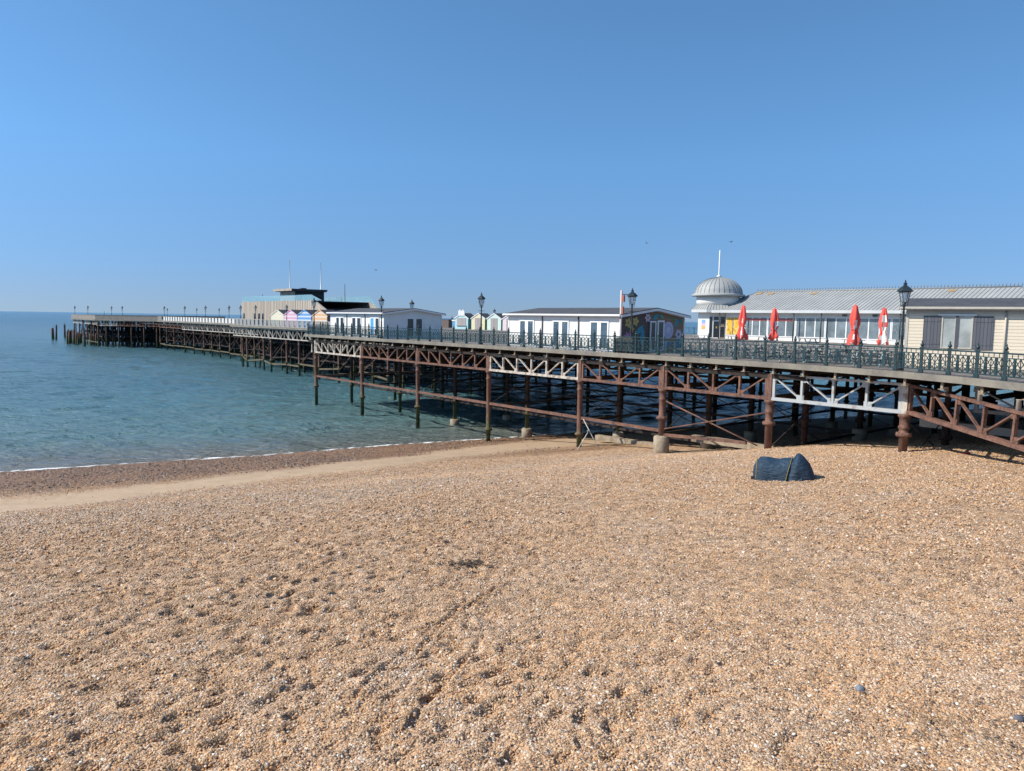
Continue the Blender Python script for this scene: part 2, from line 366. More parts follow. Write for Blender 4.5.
n.l(p, warp.inputs[0]); n.l(sc_.outputs[0], warp.inputs[1]); wp = warp.outputs[0]
v1 = n.vor(wp, 32); v2 = n.vor(wp, 66); v3 = n.vor(wp, 17)
r1 = n.sep(v1.outputs['Color'])[0]; r2 = n.sep(v2.outputs['Color'])[1]; r3 = n.sep(v3.outputs['Color'])[0]
sel = n.math('GREATER_THAN', n.sep(v1.outputs['Color'])[2], .40)
big = n.math('GREATER_THAN', n.sep(v3.outputs['Color'])[2], .93)
rsel = n.n('ShaderNodeMix', data_type='FLOAT'); n.l(sel, rsel.inputs[0]); n.l(r1, rsel.inputs[2]); n.l(r2, rsel.inputs[3])
rs2 = n.n('ShaderNodeMix', data_type='FLOAT'); n.l(big, rs2.inputs[0]); n.l(rsel.outputs[0], rs2.inputs[2]); n.l(r3, rs2.inputs[3]); rv = rs2.outputs[0]
cb = n.ramp(rv, stones); cg = n.ramp(rv, greys)
pat = n.ramp(n.noise(p, .55, 5, .6), [(.46, (0, 0, 0)), (.74, (.6, .6, .6))])
gmix = n.math('MAXIMUM', n.math('MULTIPLY', at('grey'), .55), n.math('MULTIPLY', pat, .35))
c = n.mix(gmix, cb, cg)
sandc = n.ramp(n.noise(p, 1.1, 6, .65), [(.3, (.40, .285, .18)), (.7, (.50, .37, .245))])
sandc = n.mix(n.ramp(v2.outputs['Distance'], [(.0, (.5, .5, .5)), (.1, (0, 0, 0))]), sandc, cb)
spk = n.math('MULTIPLY', at('sand'), n.ramp(n.noise(p, 2.1, 5, .7), [(.30, (.35, .35, .35)), (.5, (1, 1, 1))]))
c = n.mix(spk, c, sandc)
v5 = n.vor(wp, 5.5); v6 = n.vor(p, 2.3)
tone = n.ramp(n.sep(v5.outputs['Color'])[0], [(0, (.64, .63, .62)), (.3, (.9, .9, .9)), (.65, (1.08, 1.08, 1.08)), (1, (1.3, 1.3, 1.3))])
tone2 = n.ramp(n.noise(p, 3.2, 6, .75), [(.30, (.85, .845, .84)), (.5, (1.05, 1.05, 1.05)), (.70, (1.16, 1.155, 1.14))])
c = n.mix(n.math('SUBTRACT', 1.0, n.math('MULTIPLY', at('sand'), .8)), c, n.mix(1.0, n.mix(1.0, c, tone, 'MULTIPLY'), tone2, 'MULTIPLY'))
wetc = n.mix(.25, n.mix(1.0, n.mix(.8, c, n.ramp(n.noise(p, 4.5, 5, .85), [(.36, (.35, .33, .32)), (.5, (1, 1, 1)), (.64, (1.9, 1.85, 1.8))]), 'MULTIPLY'), (.60, .50, .43), 'MULTIPLY'), (.15, .105, .07))
c = n.mix(at('wet'), c, wetc)
h1 = n.math('SUBTRACT', 1.0, n.math('MULTIPLY', v1.outputs['Distance'], 1.0)); h2 = n.math('SUBTRACT', 1.0, v2.outputs['Distance'])
hs = n.n('ShaderNodeMix', data_type='FLOAT'); n.l(sel, hs.inputs[0]); n.l(h1, hs.inputs[2]); n.l(n.math('MULTIPLY', h2, .7), hs.inputs[3])
hh = n.math('ADD', hs.outputs[0], n.math('MULTIPLY', big, n.math('MULTIPLY', n.math('SUBTRACT', .6, v3.outputs['Distance'], True), 2.0)))
hh = n.math('MULTIPLY', hh, n.math('SUBTRACT', 1.0, n.math('MULTIPLY', at('sand'), .85)))
BEACH = n.set(c, n.mix(at('wet'), (.8, .8, .8), (.62, .62, .62)), normal=n.bump(hh, 1.0, .03), Specular_IOR_Level=.3)
me.materials.append(BEACH)
# loose pebbles lying on the nearer shingle
PEB = NB('pebble_stone'); a_ = PEB.n('ShaderNodeAttribute', attribute_type='INSTANCER', attribute_name='tone')
pc = PEB.ramp(a_.outputs['Fac'], stones); pc = PEB.mix(PEB.ramp(PEB.noise(PEB.geo(), .55, 5, .6), [(.48, (0, 0, 0)), (.74, (.5, .5, .5))]), pc, PEB.ramp(a_.outputs['Fac'], greys))
PEB.set(pc, .65, Specular_IOR_Level=.35); PEB = PEB.m
r0_, r1_ = np.searchsorted(rr, 6.2), np.searchsorted(rr, 24.0); a0_, a1_ = np.searchsorted(ang, R(-42)), np.searchsorted(ang, R(42))
step_ = 3
Xs, Ys, Zs = X[r0_:r1_:step_, a0_:a1_:step_], Y[r0_:r1_:step_, a0_:a1_:step_], Z[r0_:r1_:step_, a0_:a1_:step_]
nr2, na2 = Xs.shape; i2 = np.arange(nr2-1)[:, None]*na2+np.arange(na2-1)[None]
f2 = np.stack([i2, i2+na2, i2+na2+1, i2+1], -1).reshape(-1, 4)[:, ::-1]
pm = bpy.data.meshes.new('pebbles'); pm.from_pydata(np.stack([Xs.ravel(), Ys.ravel(), Zs.ravel()], 1).tolist(), [], f2.tolist())
if pm.polygons[0].normal.z < 0: pm.flip_normals()
Rs = np.hypot(Xs, Ys); dens = 1600*np.clip((23.5-Rs)/14, 0, 1)**1.3*np.clip(.35+1.5*fbm(Xs*.5, Ys*.5, 121, 3)-.3, .25, 1.2)
at_ = pm.attributes.new('dens', 'FLOAT', 'POINT'); at_.data.foreach_set('value', dens.ravel().astype(np.float32))
gn = bpy.data.node_groups.new('pebble_scatter', 'GeometryNodeTree')
gn.interface.new_socket('Geometry', in_out='INPUT', socket_type='NodeSocketGeometry'); gn.interface.new_socket('Geometry', in_out='OUTPUT', socket_type='NodeSocketGeometry')
gi, go = gn.nodes.new('NodeGroupInput'), gn.nodes.new('NodeGroupOutput')
na_ = gn.nodes.new('GeometryNodeInputNamedAttribute'); na_.data_type = 'FLOAT'; na_.inputs['Name'].default_value = 'dens'
dp = gn.nodes.new('GeometryNodeDistributePointsOnFaces'); dp.inputs['Seed'].default_value = 4
ico = gn.nodes.new('GeometryNodeMeshIcoSphere'); ico.inputs['Radius'].default_value = 1; ico.inputs['Subdivisions'].default_value = 2
sms = gn.nodes.new('GeometryNodeSetShadeSmooth'); smt = gn.nodes.new('GeometryNodeSetMaterial'); smt.inputs['Material'].default_value = PEB
iop = gn.nodes.new('GeometryNodeInstanceOnPoints')
rvs = gn.nodes.new('FunctionNodeRandomValue'); rvs.data_type = 'FLOAT'; rvs.inputs[2].default_value = 0; rvs.inputs[3].default_value = 1; rvs.inputs['Seed'].default_value = 1
pw = gn.nodes.new('ShaderNodeMath'); pw.operation = 'POWER'; pw.inputs[1].default_value = 3.2
ma = gn.nodes.new('ShaderNodeMath'); ma.operation = 'MULTIPLY_ADD'; ma.inputs[1].default_value = .018; ma.inputs[2].default_value = .0075
rvv = gn.nodes.new('FunctionNodeRandomValue'); rvv.data_type = 'FLOAT_VECTOR'; rvv.inputs[0].default_value = (.85, .60, .38); rvv.inputs[1].default_value = (1.35, 1.0, .75); rvv.inputs['Seed'].default_value = 2
vs_ = gn.nodes.new('ShaderNodeVectorMath'); vs_.operation = 'SCALE'
rvr = gn.nodes.new('FunctionNodeRandomValue'); rvr.data_type = 'FLOAT_VECTOR'; rvr.inputs[0].default_value = (-.45, -.45, 0); rvr.inputs[1].default_value = (.45, .45, 6.28); rvr.inputs['Seed'].default_value = 3
rvt = gn.nodes.new('FunctionNodeRandomValue'); rvt.data_type = 'FLOAT'; rvt.inputs['Seed'].default_value = 8
sna = gn.nodes.new('GeometryNodeStoreNamedAttribute'); sna.data_type = 'FLOAT'; sna.domain = 'INSTANCE'; sna.inputs['Name'].default_value = 'tone'
G = gn.links.new
G(gi.outputs[0], dp.inputs['Mesh']); G(na_.outputs[0], dp.inputs['Density']); G(dp.outputs['Points'], iop.inputs['Points'])
G(ico.outputs['Mesh'], sms.inputs['Geometry']); G(sms.outputs[0], smt.inputs['Geometry']); G(smt.outputs[0], iop.inputs['Instance'])
G(rvs.outputs[1], pw.inputs[0]); G(pw.outputs[0], ma.inputs[0]); G(rvv.outputs[0], vs_.inputs[0]); G(ma.outputs[0], vs_.inputs['Scale']); G(vs_.outputs[0], iop.inputs['Scale'])
G(rvr.outputs[0], iop.inputs['Rotation']); G(iop.outputs[0], sna.inputs['Geometry']); G(rvt.outputs[1], sna.inputs['Value']); G(sna.outputs[0], go.inputs[0])
pe = bpy.data.objects.new('pebbles', pm); C.objects.link(pe); pe['kind'] = 'stuff'; pe['label'] = 'loose mixed pebbles scattered over the nearer shingle'
md = pe.modifiers.new('scatter', 'NODES'); md.node_group = gn
# a coarser spread of stones over the farther shingle, up to the sand
hx, hy = np.meshgrid(np.arange(-44, 46, .4), np.arange(12, 48, .4), indexing='ij'); hs = shore_s(hx, hy); hr = np.hypot(hx, hy); hz = beach_base(hx, hy)
hd = 190*np.clip((hr-15)/8, 0, 1)*np.clip((48-hr)/6, 0, 1)*(1-sand_mask(hx, hy, hs))*np.clip((46-hs)/3, 0, 1)*np.clip(fbm(hx*.3, hy*.3, 191, 3)*1.8-.1, .35, 1.3)*(np.abs(np.arctan2(hx, hy)) < R(43))
hm = bpy.data.meshes.new('shingle_stones'); nxx, nyy = hx.shape; i5 = np.arange(nxx-1)[:, None]*nyy+np.arange(nyy-1)[None]; f5 = np.stack([i5, i5+nyy, i5+nyy+1, i5+1], -1).reshape(-1, 4)
hm.from_pydata(np.stack([hx.ravel(), hy.ravel(), hz.ravel()], 1).tolist(), [], f5.tolist())
if hm.polygons[0].normal.z < 0: hm.flip_normals()
a5 = hm.attributes.new('dens', 'FLOAT', 'POINT'); a5.data.foreach_set('value', hd.ravel().astype(np.float32))
gn3 = gn.copy()
for nd in gn3.nodes:
    if nd.bl_idname == 'ShaderNodeMath' and nd.operation == 'MULTIPLY_ADD': nd.inputs[1].default_value = .030; nd.inputs[2].default_value = .015
    if nd.bl_idname == 'GeometryNodeMeshIcoSphere': nd.inputs['Subdivisions'].default_value = 1
he = bpy.data.objects.new('shingle_stones', hm); C.objects.link(he); he['kind'] = 'stuff'; he['label'] = 'mixed stones over the farther shingle towards the pier'
md = he.modifiers.new('scatter', 'NODES'); md.node_group = gn3
gx, gy = np.meshgrid(np.arange(-62, 16, .5), np.arange(26, 72, .5), indexing='ij'); gs = shore_s(gx, gy); gz = beach_base(gx, gy)
cd_ = np.clip((gs-42.5)/3, 0, 1)*np.clip((57.2-gs)/1.5, 0, 1)*(1-sand_mask(gx, gy, gs))*40*np.clip(fbm(gx*.35, gy*.35, 181, 3)*2.4-.5, .2, 1.5)+.5*sand_mask(gx, gy, gs)*np.clip(fbm(gx*.5, gy*.5, 183, 3)*6-3, 0, 2)
cm = bpy.data.meshes.new('wet_cobbles'); nxx, nyy = gx.shape; i4 = np.arange(nxx-1)[:, None]*nyy+np.arange(nyy-1)[None]; f4 = np.stack([i4, i4+nyy, i4+nyy+1, i4+1], -1).reshape(-1, 4)
cm.from_pydata(np.stack([gx.ravel(), gy.ravel(), gz.ravel()], 1).tolist(), [], f4.tolist())
if cm.polygons[0].normal.z < 0: cm.flip_normals()
a4 = cm.attributes.new('dens', 'FLOAT', 'POINT'); a4.data.foreach_set('value', cd_.ravel().astype(np.float32))
WETS = NB('wet_cobble'); a_ = WETS.n('ShaderNodeAttribute', attribute_type='INSTANCER', attribute_name='tone')
WETS.set(WETS.ramp(a_.outputs['Fac'], [(0, (.03, .024, .02)), (.35, (.11, .07, .048)), (.65, (.21, .13, .08)), (.85, (.28, .20, .14)), (1, (.42, .34, .26))]), .55)
gn2 = gn.copy()
for nd in gn2.nodes:
    if nd.bl_idname == 'GeometryNodeSetMaterial': nd.inputs['Material'].default_value = WETS.m
    if nd.bl_idname == 'ShaderNodeMath' and nd.operation == 'MULTIPLY_ADD': nd.inputs[1].default_value = .055; nd.inputs[2].default_value = .022
ce_ = bpy.data.objects.new('wet_cobbles', cm); C.objects.link(ce_); ce_['kind'] = 'stuff'; ce_['label'] = 'dark wet cobbles along the foot of the beach'
md = ce_.modifiers.new('scatter', 'NODES'); md.node_group = gn2
beach = bpy.data.objects.new('beach', me); C.objects.link(beach); beach['kind'] = 'structure'

# ------------------------------------------------------------------ sea
n = NB('sea_water'); p = n.geo(); px = n.sep(p)
dist_s = n.math('ADD', n.math('MULTIPLY', px[0], NS.x), n.math('MULTIPLY', px[1], NS.y))
wob = n.math('MULTIPLY', n.noise(p, .06, 4), 8.0); ds = n.math('SUBTRACT', n.math('ADD', dist_s, wob), 4.0)
shal = n.ramp(n.math('DIVIDE', n.math('SUBTRACT', ds, 57.0), 60.0, True), [(0, (.21, .17, .125)), (.07, (.16, .165, .14)), (.22, (.115, .205, .205)), (.6, (.08, .19, .215)), (1, (.064, .17, .215))])
far = n.ramp(n.math('DIVIDE', n.math('SUBTRACT', px[1], 100.0), 500.0, True), [(0, (0, 0, 0)), (1, (1, 1, 1))])
c = n.mix(far, shal, (.03, .095, .155))
c = n.mix(n.ramp(n.noise(n.mapping(p, (.012, .03, 1)), 1, 5, .6), [(.35, (0, 0, 0)), (.7, (.5, .5, .5))]), c, (.075, .185, .20))
rz = -math.atan2(NS.x, NS.y)
w1 = n.noise(n.mapping(p, (.16, .62, 1), (0, 0, rz)), 1.0, 5, .55); w2 = n.noise(n.mapping(p, (.9, 2.0, 1), (0, 0, rz+.4)), 1.0, 5, .6)
w3 = n.noise(n.mapping(p, (.05, .16, 1), (0, 0, rz-.3)), 1.0, 3)
w4 = n.noise(n.mapping(p, (2.6, 4.4, 1), (0, 0, rz-.5)), 1.0, 3, .6)
hh = n.math('ADD', n.math('ADD', n.math('MULTIPLY', w1, 1.0), n.math('MULTIPLY', w2, .62)), n.math('ADD', n.math('MULTIPLY', w3, 1.0), n.math('MULTIPLY', w4, .16)))
SEA = n.set(c, .14, normal=n.bump(hh, 1.0, 1.3), IOR=1.33)
wr = [32.0]
while wr[-1] < 420: wr.append(wr[-1]*1.0042)
nfine = len(wr)
while wr[-1] < 30000: wr.append(wr[-1]*1.16)
wr = np.array(wr); wa = np.concatenate([np.linspace(-110, -41, 110)[:-1], np.linspace(-41, 41, 560), np.linspace(41, 110, 110)[1:]])*math.pi/180
WR, WA = np.meshgrid(wr, wa, indexing='ij'); WX, WY = WR*np.sin(WA), WR*np.cos(WA); WZ = np.zeros_like(WX)
shs = shore_s(WX, WY); wg = np.random.default_rng(12)
gust = .65+.7*fbm(WX*.018, WY*.03, 151, 3)
for k in range(46):
    lam = 1.15*(9.0/1.15)**(k/45); th_ = math.atan2(-NS.y, -NS.x)+wg.normal(0, .42); ph = wg.uniform(0, 6.28)
    amp = .0082*lam**.62*wg.uniform(.6, 1.4); kx, ky = 2*math.pi/lam*math.cos(th_), 2*math.pi/lam*math.sin(th_)
    fade = np.exp(-(WR*.0042*2.6/lam)**2)
    WZ += amp*fade*np.sin(kx*WX+ky*WY+ph+1.2*fbm(WX*.05+k, WY*.05, 160+k % 5, 2))
WZ *= gust*np.clip((shs-57.0)/9, .06, 1)*np.clip((420-WR)/160, 0, 1)
# small spilling ripples running along the shore
for s0, am in ((60.6, .055), (64.2, .05), (69.5, .045), (77, .04)):
    sw = s0+1.1*(fbm(WX*.05, WY*.05+s0, 171, 3)-.5)*2; WZ += am*np.exp(-((shs-sw)/.55)**2)*np.clip((fbm(WX*.09+s0, WY*.02, 173, 2)-.35)*4, 0, 1)
nr3, na3 = WX.shape; i3 = np.arange(nr3-1)[:, None]*na3+np.arange(na3-1)[None]
f3 = np.stack([i3, i3+na3, i3+na3+1, i3+1], -1).reshape(-1, 4)[:, ::-1]; v3_ = np.stack([WX.ravel(), WY.ravel(), WZ.ravel()], 1)
sm = bpy.data.meshes.new('sea'); sm.vertices.add(len(v3_)); sm.vertices.foreach_set('co', v3_.ravel())
sm.loops.add(f3.size); sm.loops.foreach_set('vertex_index', f3.ravel()); sm.polygons.add(len(f3))
sm.polygons.foreach_set('loop_start', np.arange(0, f3.size, 4)); sm.polygons.foreach_set('loop_total', np.full(len(f3), 4))
sm.polygons.foreach_set('use_smooth', np.ones(len(f3), bool)); sm.update(); sm.validate()
if sm.polygons[0].normal.z < 0: sm.flip_normals()
sm.materials.append(SEA)
sea = bpy.data.objects.new('sea', sm); C.objects.link(sea); sea['kind'] = 'structure'
# foam line along the water's edge
n = NB('sea_foam'); FOAM = n.set((.80, .80, .78), .7)
m = MB(); xs = np.arange(-60, 40, .16)
for lay, (wd, off, th) in enumerate(((.34, 0.0, .40), (.14, -.45, .46), (.15, -1.1, .52), (.13, .9, .56), (.12, 1.8, .60))):
    xs2 = xs; base = []
    for x in xs2:
        y = (57.4+off-x*NS.x)/NS.y
        for _ in range(4):
            s0 = float(shore_s(np.array([x]), np.array([y]))[0]); y += (57.3+off-s0)/NS.y
        y += .9*(float(fbm(np.array([x*.35]), np.array([lay*7.]), 11, 3)[0])-.5)
        wv = float(fbm(np.array([x*2.3]), np.array([lay*3.+.5]), 17, 4)[0]); env = float(fbm(np.array([x*.12]), np.array([lay*5.+2]), 19, 2)[0])
        w = wd*max(0, (wv-th)*3+.15)*max(0, min(1, (env-.22)*4))
        zz = max(.006, bz(x, y)+.012) if off < .5 else .006
        base.append((x, y, w, zz))
    for (x0, y0, w0, z0), (x1, y1, w1_, z1) in zip(base, base[1:]):
        if w0 < .02 and w1_ < .02: continue
        m.add([(x0, y0-w0, z0+.02), (x1, y1-w1_, z1+.02), (x1, y1+w1_*.6, z1+.008), (x0, y0+w0*.6, z0+.008)], [(0, 1, 2, 3)])
foam = m.build('foam', FOAM); foam['kind'] = 'stuff'; foam['label'] = 'broken white line of foam along the waterline'

# ------------------------------------------------------------------ pier
pier = thing('pier', 'long Victorian seaside pier on rusty iron columns, running out to sea over the beach', 'pier', (P0.x, P0.y, 0), TH)
east = [(-24, -98), (-18, -92), (-11, -84), (-6.6, -78), (-3.8, -73.1), (-2.2, -70.3), (-.95, -67), (-.4, -63.8), (0, -60), (0, .2), (15.2, .2), (15.2, 70), (21.5, 70), (21.5, 150), (8.6, 168), (8.6, 207)]
outline = east+[(68, 207), (68, -98)]
m = MB(); m.prism(outline, DZ-.16, DZ-.004); m.build('deck', DECK, pier)
def offset_line(pts, d):
    out = []
    for i, p in enumerate(pts):
        p = Vector(p); ds_ = []
        if i > 0: ds_.append((p-Vector(pts[i-1])).normalized())
        if i < len(pts)-1: ds_.append((Vector(pts[i+1])-p).normalized())
        ns = [Vector((-q.y, q.x)) for q in ds_]; nn = sum(ns, Vector((0, 0))).normalized(); nn = nn/max(.5, nn.dot(ns[0]))
        out.append(p+nn*d)
    return out
def strip(pts, d0, d1, z0, z1, m):
    a = offset_line(pts, d0); b = offset_line(pts, d1); k = len(pts)
    vs = [(q.x, q.y, z0) for q in a]+[(q.x, q.y, z0) for q in b]+[(q.x, q.y, z1) for q in a]+[(q.x, q.y, z1) for q in b]
    fs = []
    for i in range(k-1):
        fs += [(i, i+1, k+i+1, k+i), (2*k+i, 3*k+i, 3*k+i+1, 2*k+i+1), (i, 2*k+i, 2*k+i+1, i+1), (k+i, k+i+1, 3*k+i+1, 3*k+i)]
    fs += [(0, k, 3*k, 2*k), (k-1, 3*k-1, 4*k-1, 2*k-1)]
    m.add(vs, fs)
m = MB(); strip(east, .0, .12, DZ-.25, DZ+.05, m); m.build('edge_fascia', FASCIA, pier)
# cross beams under the near deck, their ends showing below the fascia
cb = MB(); cb.box((.08, -.07, DZ-.50), (60, .07, DZ-.17)); cbm = cb.mesh('cross_beam', TIMBER)
ce = MB(); ce.box((-.02, -.05, DZ-.56), (.075, .05, DZ-.16)); ce.box((-.1, -.12, DZ-.60), (.3, .12, DZ-.565)); cem = ce.mesh('beam_bracket', CONC)
def edge_b(a):
    for (b0, a0), (b1, a1) in zip(east, east[1:]):
        if a0 <= a <= a1 and a1 > a0: return b0+(b1-b0)*(a-a0)/(a1-a0)
    return 0
for k in range(46):
    a = -1.0-k*1.85
    link('cross_beam', cbm, pier, loc=(edge_b(a)+.15, a, 0))
    link('beam_bracket', cem, pier, loc=(edge_b(a)+.1, a, 0))
# fascia-parallel girders
for b in (.4, 6.4, 12.4, 18.4, 30.4, 42.4):
    m = MB(); m.box((b-.1, -96 if b > 1 else -62, DZ-.86), (b+.1, (.1 if b < 15 else 160), DZ-.61)); m.build('deck_girder', TIMBER, pier)
# columns
def column_mesh(z0, z1, collar, r=.19, base=None, name='column', mat=None):
    mat = mat or RUST
    m = MB()
    pr = [(r, z0), (r, collar-.12), (r*1.2, collar-.10), (r*1.75, collar-.05), (r*1.75, collar+.06), (r*1.2, collar+.12), (r*1.05, collar+.16), (r*1.05, z1-.75), (r*1.3, z1-.7), (r*1.3, z1-.62), (r*1.08, z1-.58), (r*1.1, z1-.2), (r*1.5, z1-.12), (r*1.5, z1)]
    m.lathe(pr, n=14); 
    for k in range(8):
        t = k*math.pi/4+.2; m.tube((r*1.5*math.cos(t), r*1.5*math.sin(t), collar-.11), (r*1.5*math.cos(t), r*1.5*math.sin(t), collar+.12), .03, n=6)
    return m.mesh(name, mat)
BOT = DZ-2.08                                   # underside of the edge truss
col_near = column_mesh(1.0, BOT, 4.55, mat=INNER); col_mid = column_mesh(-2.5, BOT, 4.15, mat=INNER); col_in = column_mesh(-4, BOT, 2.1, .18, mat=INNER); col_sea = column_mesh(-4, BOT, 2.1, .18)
front_a = [-1.7, -12.8, -23.6, -34.4, -45.0, -52.4, -59.9, -67.1]
coln = {-67.1: 5.05, -59.9: 4.75, -52.4: 4.2, -45.0: 2.2, -34.4: 1.2, -23.6: 2.0, -12.8: 1.9, -1.7: 2.2}
for a in front_a:
    me_ = column_mesh(-3 if a > -50 else .5, BOT, coln[a], .205 if a < -50 else .185)
    c_ = link('column', me_, pier, loc=(.4, a, 0))
    m = MB(); m.box((-.13, -.13, BOT), (.13, .13, DZ-.6)); m.build('column_head', RUST if a not in (-1.7, -67.1) else WHITEPAINT, c_)
    if a in (-52.4,):
        x, y, _ = PW(.4, a); z = bz(x, y)
        m = MB(); m.lathe([(.50, z-1.0), (.50, z+1.02), (.44, z+1.08), (.3, z+1.12)], n=16); m.build('concrete_base', CONC, c_, 'stained round concrete footing')
stuff_cols = MB(); count = 8
colb = MB(); colb.lathe([(.46, 0), (.46, 1.0), (.4, 1.06)], n=14); colbm = colb.mesh('concrete_base', CONC)
inner_far = []
for ib, b in enumerate((6.4, 12.4, 18.4, 24.4, 30.4, 42.4, 54.4)):
    for ia, a in enumerate(front_a+[-75.5, -84]):
        bb = b-1.5+random.uniform(-.3, .3); aa = a+random.uniform(-.4, .4)
        x, y, _ = PW(bb, aa); z = bz(x, y)
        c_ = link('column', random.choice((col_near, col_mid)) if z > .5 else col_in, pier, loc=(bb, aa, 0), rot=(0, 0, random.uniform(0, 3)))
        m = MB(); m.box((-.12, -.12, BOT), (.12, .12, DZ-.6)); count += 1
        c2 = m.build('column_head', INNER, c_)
        if random.random() < .45 and z > -1.2: link('concrete_base', colbm, c_, loc=(0, 0, max(z, -.3)-.25))
# seaward stem and head columns
stem_front = [8, 16, 23, 30, 37.7, 42.9, 50.0, 53.5, 62.0, 64.5]
stem2 = [75, 83, 90.2, 97.1, 103, 109.1, 117, 125, 134.9, 142, 149]
head = [167.6, 172, 178.1, 184, 190, 196, 202, 206]
for a in stem_front:
    c_ = link('column', col_sea, pier, loc=(15.6, a, 0)); count += 1
for a in stem2: 
    if count < 99: link('column', col_sea, pier, loc=(21.9, a, 0)); count += 1
    else: stuff_cols.tube((21.9, a, -3), (21.9, a, DZ-.3), .19, n=8)
for a in stem_front+stem2:
    for b in (18.6, 22.0, 26, 31, 37, 44, 52, 60):
        if b < (16.5 if a < 70 else 23.5): continue
        aa = a+random.uniform(-1.6, 1.6); bb = b+random.uniform(-.6, .6)
        stuff_cols.tube((bb, aa, -3), (bb, aa, DZ-.25), random.uniform(.15, .22), n=7)
for k in range(5):
    for off in (0, 5, 10, 18, 27, 36):
        stuff_cols.tube((21.5-2.6*k+off*.8, 151+3.6*k+off*.6, -3), (21.5-2.6*k+off*.8, 151+3.6*k+off*.6, DZ-.25), .19, n=7)
for a in head:
    for b in (9.2, 13, 18, 24, 31, 40, 50, 60):
        bb = b+random.uniform(-.3, .5); aa = a+random.uniform(-.8, .8)
        stuff_cols.tube((bb, aa, -3), (bb, aa, DZ-.25), .19, n=7)
o = stuff_cols.build('column', rust_mat('dark_seaward_iron', True, .5), pier); o['kind'] = 'stuff'
# lattice trusses
def truss(L, npan, h=1.48, z=BOT, mat=RUST, pattern=None, cw=.2):
    m = MB(); top = z+h
    m.box((-cw/2, 0, top-.12), (cw/2, L, top)); m.box((-cw*.6, 0, z), (cw*.6, L, z+.17))
    st = L/npan; half = npan//2 if npan % 2 == 0 else (npan-1)//2
    for k in range(npan+1):
        e = .085 if k in (0, npan) else .06
        y = min(max(k*st, e), L-e); m.box((-.075, y-e, z+.17), (.075, y+e, top-.12))
    for k in range(npan):
        y0, y1 = k*st+.06, (k+1)*st-.06
        dn = (k < half) if pattern is None else pattern[k] == '\\'
        if dn: y0, y1 = y1, y0                  # seen from the beach the shore end is on the right
        if dn: p, q = (0, (k+1)*st-.08, z+.22), (0, k*st+.08, top-.16)
        else: p, q = (0, k*st+.08, z+.22), (0, (k+1)*st-.08, top-.16)
        m.bar(p, q, .07, .13, up=(1, 0, 0))
        g = .2
        m.box((-.05, p[1]-g, z+.165), (.05, p[1]+g, z+.42)); m.box((-.05, q[1]-g*.8, top-.36), (.05, q[1]+g*.8, top-.115))
    return m.mesh('truss', mat)
bays = list(zip(front_a[1:], front_a[:-1]))
spec = {(-12.8, -1.7): (7, WHITEPAINT, 'truss bay in flaking white paint'), (-23.6, -12.8): (6, RUST, None), (-34.4, -23.6): (6, RUST, None), (-45.0, -34.4): (6, WHITEPAINT, 'truss bay in flaking cream paint'),
        (-52.4, -45.0): (4, RUST, None), (-59.9, -52.4): (4, RUST, None), (-67.1, -59.9): (4, GREYPAINT, 'truss bay painted pale grey')}
for (a0, a1) in bays:
    k, mt, lab = spec[(a0, a1)]
    link('truss', truss(a1-a0-.28, k, mat=mt), pier, lab, loc=(.4, a0+.14, 0))
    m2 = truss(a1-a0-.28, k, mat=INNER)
    for b in (10.9, 22.9, 40.9): link('truss', m2, pier, 'rusty truss bay deep under the deck, darkened by painted shade', loc=(b, a0+.14, 0))
# the sloping last bay that swings out towards the beach at the landward end
p0 = Vector((.42, -67.25)); p1 = Vector((-4.1, -73.3)); d = (p1-p0); Lb = d.length*1.62
lb = link('truss', truss(Lb, 7, h=1.45, z=0, mat=RUST, pattern='////\\\\\\'[::-1], cw=.24), pier, 'rusty truss bay sloping down towards the beach')
lb.location = (p0.x, p0.y, BOT+.02); lb.rotation_euler = (R(-3.3), 0, math.atan2(-d.x, d.y))
lb.rotation_mode = 'XYZ'
for t in (.22, .40, .58, .74, .92):
    q = p0+d*1.62*t
    m = MB(); m.lathe([(.10, 0), (.09, .42), (.12, .44)], n=8); m.build('stub_post', CREAMTRIM, pier, 'short pale stub post between truss and deck', loc=(q.x+.05, q.y, BOT+1.45-Lb*t*.057))
lb2 = link('truss', truss(9, 4, h=1.4, z=BOT-.1, mat=GREYPAINT), pier, 'pale painted truss under the deck at the landward end', loc=(5.2, -77.5, 0))
m = MB(); m.box((5.0, -78, 4.95), (5.35, -66, 5.35)); m.build('tie_beam', CREAMTRIM, pier, 'pale timber beam under the landward deck')
# horizontal ties, diagonal rods
def tie(p, q, w=.13, h=.2, mat=RUST, name='tie_beam', lab=None):
    m = MB(); m.bar(p, q, w, h); m.build(name, mat, pier, lab)
for a0, a1 in bays[:5][::-1]:
    tie((.4, a0+.2, 3.38), (.4, a1-.2, 3.38), .16, .2)
tie((.4, -52.6, 3.15), (.6, -58.4, 3.42), .16, .18, lab='fallen rusty tie beam with its end on the shingle')
def rod(p, q, r=.035, mat=RUST): m = MB(); m.tube(p, q, r, n=6); m.build('brace_rod', mat, pier)
rod((.4, -52.5, 5.35), (.45, -59.2, 3.38), .045); rod((.4, -52.5, 3.5), (.4, -59.8, 5.35), .045)
for a0, a1 in bays[:6]:
    for b in (4.9, 10.9, 16.9, 22.9):
        if a1 > -40 or random.random() < .6:
            tie((b, a0, 3.3 if b > 6 else 2.2), (b, a1, 3.3 if b > 6 else 2.2), .12, .17, SHADED_RUST)
    for b in (4.9, 16.9):
        rod((b, a0, 5.6), (b, a1, 3.1), .03, SHADED_RUST); rod((b, a1, 5.6), (b, a0, 3.1), .03, SHADED_RUST)
